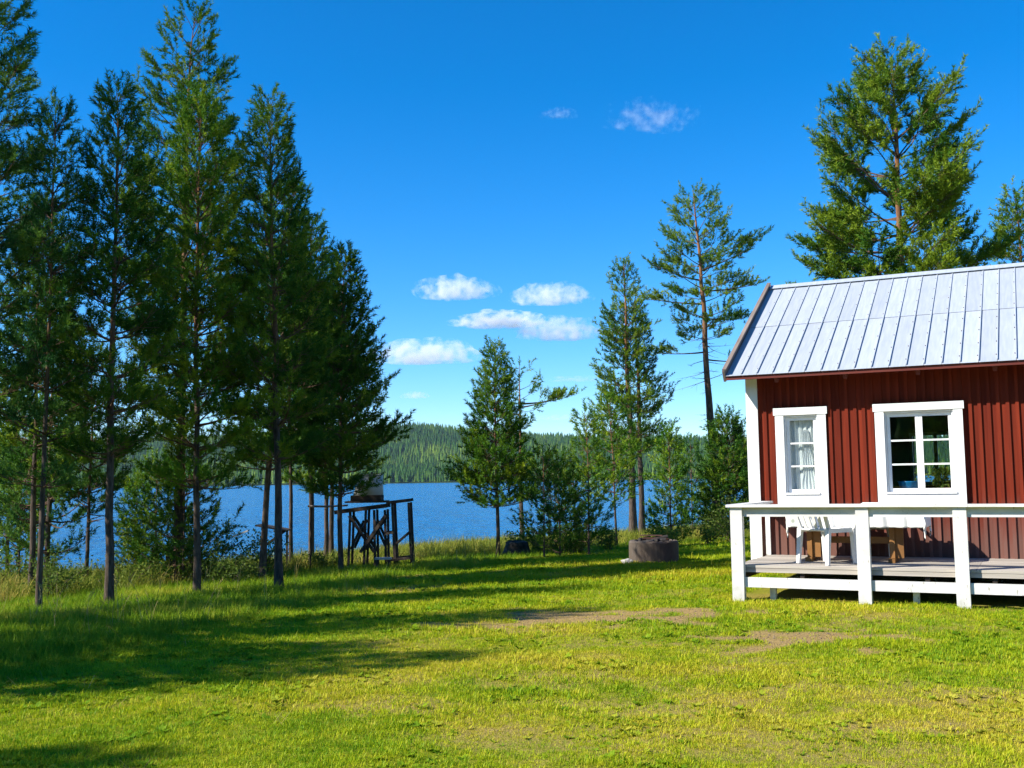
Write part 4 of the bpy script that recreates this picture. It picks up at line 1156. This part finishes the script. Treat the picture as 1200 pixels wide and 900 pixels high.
shr = [
 ('low yellow-green shrub around the foot of the sparse bough pine', .05, 27.8, .95, .55, 'leaf', GS), ('reddish-green low shrub right of the dark stump', .75, 26.6, .8, .55, 'leaf', GS),
 ('dense green thicket shrub in the middle of the shore', 1.35, 25.2, .7, .4, 'leaf_dark', GS), ('tall pointed dark shrub left of the slim young pine', 1.55, 25.6, 1.25, .32, 'leaf_dark', GS),
 ('rounded bush below the slim young pine', 2.35, 26.4, .95, .55, 'leaf', GS), 
 ('yellowing bush directly behind the fire ring', 3.75, 26.4, .95, .6, 'leaf', GS), 
 ('dry greyish bush between fire ring and cabin', 5.0, 28.0, .95, .6, 'leaf', GS), ('leafy bush beside the cabin corner', 5.7, 28.6, 1.25, .7, 'leaf_dark', GS),
 ('dark bush behind the cabin corner', 6.6, 28.2, 1.2, .7, 'leaf_dark', GS), ('shrub seen through the cabin window', 8.6, 25.5, 2.4, 1.3, 'leaf', GS),
 ('second shrub behind the cabin back window', 10.2, 24.6, 2.6, 1.4, 'leaf', GS),
 ('dark low bush between the two leftmost trunks', -7.5, 17.6, .75, .65, 'leaf_dark', GL), ('black-green bush right of the leftmost trunk', -8.0, 18.8, .85, .7, 'leaf_dark', GL),
 ('yellow-green herbs at the far left edge', -9.8, 20.2, .75, .8, 'leaf', GL), ('bright low bush behind the second trunk', -7.0, 19.6, .6, .8, 'leaf', GL),
 ('bright bush in the sun right of the second trunk', -6.2, 20.9, .7, .7, 'leaf', GL), ('tall bright bush at the foot of the tallest pine', -5.8, 19.9, 1.15, .65, 'leaf', GL),
 ('large sunlit bush right of the centre trunk', -5.3, 20.4, 1.2, .7, 'leaf', GL), ('dark hollow bush under the leaning plank', -4.9, 18.9, .65, .6, 'leaf_dark', GL),
 ('small sunlit bush left of the tall pointed pine', -4.9, 21.5, .9, .5, 'leaf', GL), ('low herbs at the right end of the grove', -3.9, 22.8, .45, .6, 'leaf', GL),
 ('thin sapling-like shrub by the water between trunks', -8.6, 24.8, 1.7, .5, 'leaf', GL), ('wispy shrub at the waterline in the left grove', -7.6, 25.5, 1.5, .45, 'leaf', GL),
]
for i, (lab, x, y, h, r, mt, g) in enumerate(shr):
    if g == GS and y < 28.5: h *= .68
    shrub(lab, x, y, h, r, 100+i, mt, int(420+620*h*r), .032 if y < 24 else .04, g)

# ------------------------------------------------------------------ fire ring
rx, ry = 2.63, 20.45; rz = Z(rx, ry)
ring = empty('fire_ring', (rx, ry, rz)); tag(ring, 'weathered round concrete fire ring on the lawn by the shore', 'fire ring')
n = 48; rb = MB(); bm = rb.bm; prof = [(.465, -.08), (.465, .375), (.445, .405), (.375, .405), (.365, .385), (.365, .10)]
rings = []
rg = random.Random(4)
for r_, z_ in prof:
    rings.append([bm.verts.new(((r_+rg.uniform(-.004, .004))*math.cos(k*2*math.pi/n), (r_+rg.uniform(-.004, .004))*math.sin(k*2*math.pi/n), z_+(rg.uniform(-.010, .006) if .3 < z_ < .41 else 0))) for k in range(n)])
for A, B in zip(rings, rings[1:]):
    for k in range(n): bm.faces.new((A[k], A[(k+1) % n], B[(k+1) % n], B[k]))
bm.faces.new(rings[0][::-1])
rb.build('ring_wall', M['concrete'], ring, 0, None, None, False)
MB().lathe([(.363, .10), (.363, .26), (.2, .31), (.02, .33)], 32).build('ash_bed', M['char'], ring, 0, None, None, True)
logs = [((-.30, -.05, .36), (.22, -.16, .42), .04), ((-.25, .12, .38), (.28, .02, .46), .045), ((-.1, -.26, .37), (.16, .26, .45), .035), ((.02, -.2, .42), (.31, .12, .40), .03), ((-.27, .0, .42), (.05, .22, .40), .035)]
lab = ['charred log at the front of the fire ring', 'longest charred log across the fire ring', 'charred log pointing away inside the fire ring', 'thin charred stick at the right of the fire ring', 'burnt log at the back left of the fire ring']
for (a, b, r_), lb in zip(logs, lab):
    a, b = Vector(a), Vector(b); mid = [a.lerp(b, t)+Vector((rg.uniform(-.008, .008), 0, rg.uniform(-.008, .008))) for t in (0, .33, .66, 1)]
    o = MB().tube(mid, [r_, r_*1.06, r_*.95, r_*.8], 9).build('burnt_log', M['char'], None, 0, (rx, ry, rz)); tag(o, lb, 'log', 'burnt logs in the fire ring')
gr = empty('fire_grate', (rx-.02, ry+.02, rz+.475)); tag(gr, 'dark rusty plate and grate lying across the top of the fire ring', 'grate')
MB().bar((-.22, .10, .02), (.20, .06, .012), .14, .014).build('plate', M['rusty'], gr, .003)
for q in range(4): MB().tube([(-.2+q*.02, -.12+q*.05, -.035+.01*q), (.30, -.10+q*.05, -.05)], .007, 6).build('grate_bar', M['rusty'], gr)
def rock(name, label, x, y, s, seed, mat):
    bm = bmesh.new(); bmesh.ops.create_icosphere(bm, subdivisions=3, radius=1)
    for v in bm.verts:
        d = 1+.35*mnoise.noise(v.co*1.3+Vector((seed, 0, 0)))+.12*mnoise.noise(v.co*4+Vector((0, seed, 0)))
        v.co = Vector((v.co.x*s[0], v.co.y*s[1], v.co.z*s[2]))*d
    me = bpy.data.meshes.new(name); bm.to_mesh(me); bm.free()
    o = link(name, me, mat, None, (x, y, Z(x, y)+s[2]*.55)); tag(o, label, 'rock')
    return o
rock('stone', 'pale flat stone on the grass left of the fire ring', 2.10, 20.15, (.12, .10, .06), 3, M['stone'])
rock('stone', 'small pale stone at the foot of the fire ring', 2.22, 20.45, (.07, .07, .05), 8, M['stone'])

# stump
st = empty('tree_stump', (.06, 26.32, Z(.06, 26.32))); tag(st, 'dark rounded tree stump at the lawn edge beside the bushy conical pine', 'stump')
m = MB(); bm = m.bm; n = 28; rings = []
for i, (r_, z_) in enumerate(((.40, -.06), (.33, .04), (.29, .14), (.28, .24), (.26, .30), (.16, .33), (.04, .335))):
    rings.append([bm.verts.new((r_*(1+.10*math.sin(k*5*2*math.pi/n)*(1-z_*2)+rg.uniform(-.03, .03))*math.cos(k*2*math.pi/n), r_*(1+.1*math.sin(k*5*2*math.pi/n+1)*(1-z_*2))*math.sin(k*2*math.pi/n), z_+rg.uniform(-.015, .015))) for k in range(n)])
for A, B in zip(rings, rings[1:]):
    for k in range(n): bm.faces.new((A[k], A[(k+1) % n], B[(k+1) % n], B[k]))
bm.faces.new(rings[-1]); bm.faces.new(rings[0][::-1])
m.build('bole', M['char'], st)

# ------------------------------------------------------------------ timber stand with white tank
SX, SY = -2.85, 22.1; sz = Z(SX, SY)
stand = empty('timber_stand', (SX, SY, sz)); tag(stand, 'dark cross-braced timber stand by the shore carrying a white tank', 'stand')
M['standwood'] = painted('stand_wood', (0.035, 0.026, 0.02), (0.12, 0.088, 0.062), 8, (1, 1, 0.25), 0.9, 0.3)
W = M['standwood']; k56 = 1/56.5
def sx_(px): return (px-437)*k56
def sz_(py): return (669-py)*k56-.03
def tim(name, p, q, w=.048, d=.048): return MB().bar(p, q, w, d, up=(0, 1, 0)).build(name, W, stand, .006)
for y in (0, .5):
    for px in (406, 424, 437.5, 450): tim('post', (sx_(px), y, -.15), (sx_(px)+(.05 if px < 430 else -.02), y, sz_(600)))
    tim('beam', (sx_(391), y-.04, sz_(602)), (sx_(452), y-.04, sz_(595)), .08, .11)
    tim('brace', (sx_(408), y-.08, sz_(606)), (sx_(437), y-.08, sz_(648)), .06, .05)
    tim('brace', (sx_(450), y-.11, sz_(606)), (sx_(421), y-.11, sz_(648)), .06, .05)
    tim('brace', (sx_(409), y+.06, sz_(645)), (sx_(424), y+.06, sz_(612)), .05, .04)
    tim('brace', (sx_(436), y+.06, sz_(612)), (sx_(449), y+.06, sz_(642)), .05, .04)
for px in (408, 428, 448): tim('cross_beam', (sx_(px), -.12, sz_(594)), (sx_(px), .62, sz_(594)), .08, .08)
for q in range(5): MB().box(sx_(403), sx_(450), -.1+q*.15, .04+q*.15, sz_(591.5), sz_(589.5)).build('deck_board', W, stand, .004)
for y in (0, .5):
    for px, by in ((459, 672), (478, 668)): tim('post', (sx_(px)+.03, y, -.15), (sx_(px)-.03, y, sz_(592)), .05, .05)
    tim('beam', (sx_(450.5), y, sz_(592)), (sx_(479), y, sz_(589)), .06, .085)
    tim('rail', (sx_(450), y-.06, sz_(658)), (sx_(480), y-.06, sz_(655)), .05, .07)
    tim('rail', (sx_(448), y-.06, sz_(627)), (sx_(459), y-.06, sz_(626)), .05, .06)
    tim('brace', (sx_(460), y-.055, sz_(640)), (sx_(478), y-.055, sz_(625)), .04, .05)
tank = empty('water_tank', (SX+sx_(427), SY+.25, sz+sz_(589.3))); tank.scale = (.88, .88, .82); tag(tank, 'white tank with sloping side on the dark timber stand', 'tank')
m = MB(); bm = m.bm
bot = [(-.30, -.28), (.34, -.28), (.34, .28), (-.30, .28)]; top = [(-.16, -.26), (.33, -.26), (.33, .26), (-.16, .26)]
A = [bm.verts.new((x, y, .14)) for x, y in bot]; B = [bm.verts.new((x, y, .64)) for x, y in top]
bm.faces.new(A[::-1]); bm.faces.new(B)
for i in range(4): bm.faces.new((A[i], A[(i+1) % 4], B[(i+1) % 4], B[i]))
m.build('shell', M['tank'], tank, .13, None, None, True, 5)
MB().box(-.18, .345, -.275, .275, .641, .675).build('lid', M['tank'], tank, .015)
MB().box(-.36, .345, -.30, .30, .0, .138).build('base', W, tank, .02)
MB().lathe([(.03, 0), (.03, .05)], 12, (.1, 0, .675)).build('cap', M['char'], tank)
stp = empty('small_bench', (SX+sx_(449), SY-.35, Z(SX, SY-.35))); tag(stp, 'small white-topped bench in the grass beneath the timber stand', 'bench')
MB().box(-.16, .16, -.09, .09, .20, .24).build('seat', M['white_worn'], stp, .006)
for x in (-.12, .12): MB().box(x-.02, x+.02, -.08, .08, -.06, .199).build('leg', W, stp, .004)
pole = MB().tube([(-4.28, 22.45, Z(-4.3, 22.4)+1.36), (-3.9, 22.35, Z(-4.3, 22.4)+1.35), (-3.42, 22.2, Z(-4.3, 22.4)+1.37)], [.024, .022, .02], 8).build('wooden_pole', M['roofwood'])
tag(pole, 'weathered horizontal pole running from the timber stand between the pine trunks', 'pole')
post = MB().tube([(-4.24, 22.47, Z(-4.2, 22.5)-.2), (-4.22, 22.46, Z(-4.2, 22.5)+1.33)], .022, 8).build('pole_post', W); tag(post, 'thin dark post holding up the left end of the horizontal pole', 'post')

# bench-table by the water and leaning boards in the grove
bx, by = -7.55, 23.2; bz = Z(bx, by)
bt = empty('shore_table', (bx, by, bz)); tag(bt, 'small table with pale flat top near the water in the left grove', 'table')
MB().box(-.24, .24, -.2, .2, .70, .75).build('table_top', M['white_worn'], bt, .006)
for x in (-.15, .15): MB().box(x-.03, x+.03, -.15, .15, -.08, .699).build('leg', W, bt, .005)
lx, ly = -5.15, 22.6; lz = Z(lx, ly)
lt = empty('lean_to', (lx, ly, lz)); tag(lt, 'dark sloping board roof on struts behind the bright bushes', 'lean-to')
for q in range(4): MB().bar((-.25, q*.16, 1.02), (.38, q*.16, .90), .15, .03).build('roof_board', W, lt, .004)
MB().bar((.36, 0, .90), (-.12, 0, .55), .05, .05).build('strut', W, lt, .004)
for x_, t_ in ((.30, .89), (-.2, .99)): MB().bar((x_, .48, -.1), (x_, .48, t_), .04, .04).build('post', W, lt, .004)
pl = MB().bar((-.22, 0, .0), (.10, 0, .12), .10, .03).build('pale_plank', M['white_worn'], None, .004, (lx-.48, ly-.1, lz+.80)); tag(pl, 'short pale plank resting in the bushes left of the sloping board roof', 'plank')

# ------------------------------------------------------------------ clouds (real volumes, far outside the haze)
def cam_dir(px, py):
    A, B = px-600, 450-py; f = 1256.4; c, s = math.cos(ROLL), math.sin(ROLL)
    a, b = c*A+s*B, -s*A+c*B
    return Vector((a/f, math.cos(PITCH)-b/f*math.sin(PITCH), math.sin(PITCH)+b/f*math.cos(PITCH)))
def cloud_mat(name, dens, seed, thr):
    m, n, l, p = new_mat(name); n.remove(p)
    tc = n.new('ShaderNodeTexCoord')
    ln = n.new('ShaderNodeVectorMath'); ln.operation = 'LENGTH'; l.new(tc.outputs['Object'], ln.inputs[0])
    mp = n.new('ShaderNodeMapping'); mp.inputs['Location'].default_value = (seed*3.1, seed*1.7, seed); mp.inputs['Scale'].default_value = (3.0, 1.6, 1.1)
    l.new(tc.outputs['Object'], mp.inputs[0])
    nt = n.new('ShaderNodeTexNoise'); nt.inputs['Scale'].default_value = 1.6; nt.inputs['Detail'].default_value = 6; nt.inputs['Roughness'].default_value = 0.62
    l.new(mp.outputs[0], nt.inputs['Vector'])
    a = n.new('ShaderNodeMath'); a.operation = 'MULTIPLY_ADD'; l.new(ln.outputs['Value'], a.inputs[0]); a.inputs[1].default_value = -0.62
    b = n.new('ShaderNodeMath'); b.operation = 'MULTIPLY_ADD'; l.new(nt.outputs[0], b.inputs[0]); b.inputs[1].default_value = 3.2; b.inputs[2].default_value = -thr-0.85
    l.new(b.outputs[0], a.inputs[2])
    mr = n.new('ShaderNodeMapRange'); mr.inputs[1].default_value = 0.0; mr.inputs[2].default_value = 0.55; mr.inputs[3].default_value = 0; mr.inputs[4].default_value = dens
    l.new(a.outputs[0], mr.inputs[0])
    v = n.new('ShaderNodeVolumePrincipled'); v.inputs['Color'].default_value = (1, 1, 1, 1); v.inputs['Anisotropy'].default_value = 0.0
    l.new(mr.outputs[0], v.inputs['Density'])
    l.new(v.outputs[0], n['Material Output'].inputs['Volume'])
    return m
CD = 5200
def cloud(label, px, py, w, h, seed, dens=.014, thr=.20):
    d = cam_dir(px, py); P = Vector((0, 0, EYE)) + d*(CD/d.y)
    k = CD/1256.4
    bm = bmesh.new(); bmesh.ops.create_icosphere(bm, subdivisions=4, radius=1)
    for v in bm.verts:
        r_ = 1+.22*mnoise.noise(Vector((v.co.x*2.2+seed, v.co.y*1.5, v.co.z*1.5)))+.1*mnoise.noise(v.co*4.5+Vector((seed, 0, 0)))
        c = v.co*r_
        if c.z < -.35: c.z = -.35+(c.z+.35)*.25
        v.co = c
    me = bpy.data.meshes.new('cloud'); bm.to_mesh(me); bm.free()
    o = link('cloud', me, cloud_mat('cloud_%d' % seed, dens, seed, thr), None, P)
    o.scale = (w/2*k*1.1, w/2*k*.55, h/2*k*1.15)
    tag(o, label, 'cloud', 'small fair-weather clouds over the lake')
cloud('small puffy white cloud, upper left of the cluster over the lake', 534, 341, 92, 34, 1)
cloud('puffy white cloud, upper right of the cluster over the lake', 645, 348, 92, 32, 2)
cloud('long thin white cloud in the middle of the cluster', 585, 377, 110, 24, 3, .022)
cloud('flat-based white cloud just left of the tall lakeside pines', 655, 389, 98, 34, 4)
cloud('largest low white cloud beside the right edge of the left grove', 498, 416, 125, 36, 5)
cloud('tiny faint cloud low above the forest ridge', 487, 464, 34, 10, 6, .015)
cloud('wispy torn cloud alone high in the blue sky', 765, 140, 118, 44, 7, .0032, .42)
cloud('faint grey flat cloud low over the far ridge right of the sparse pine', 672, 445, 70, 9, 9, .006, .30)
cloud('faint flat cloud just above the forest ridge between the lakeside pines', 650, 490, 60, 8, 10, .006, .30)
cloud('faint scrap of cloud left of the high wispy cloud', 655, 134, 46, 16, 8, .004, .36)

# ------------------------------------------------------------------ haze over the lake and hills
m, n_, l_, p_ = new_mat('haze_air'); n_.remove(p_)
v = n_.new('ShaderNodeVolumePrincipled'); v.inputs['Color'].default_value = (0.72, 0.86, 1.0, 1); v.inputs['Density'].default_value = 0.00005; v.inputs['Anisotropy'].default_value = 0.2
l_.new(v.outputs[0], n_['Material Output'].inputs['Volume'])
hz = MB().box(-2500, 2500, -700, 2450, -12, 125).build('haze', m); tag(hz, 'thin blue summer haze over the lake and far hills', kind='stuff')
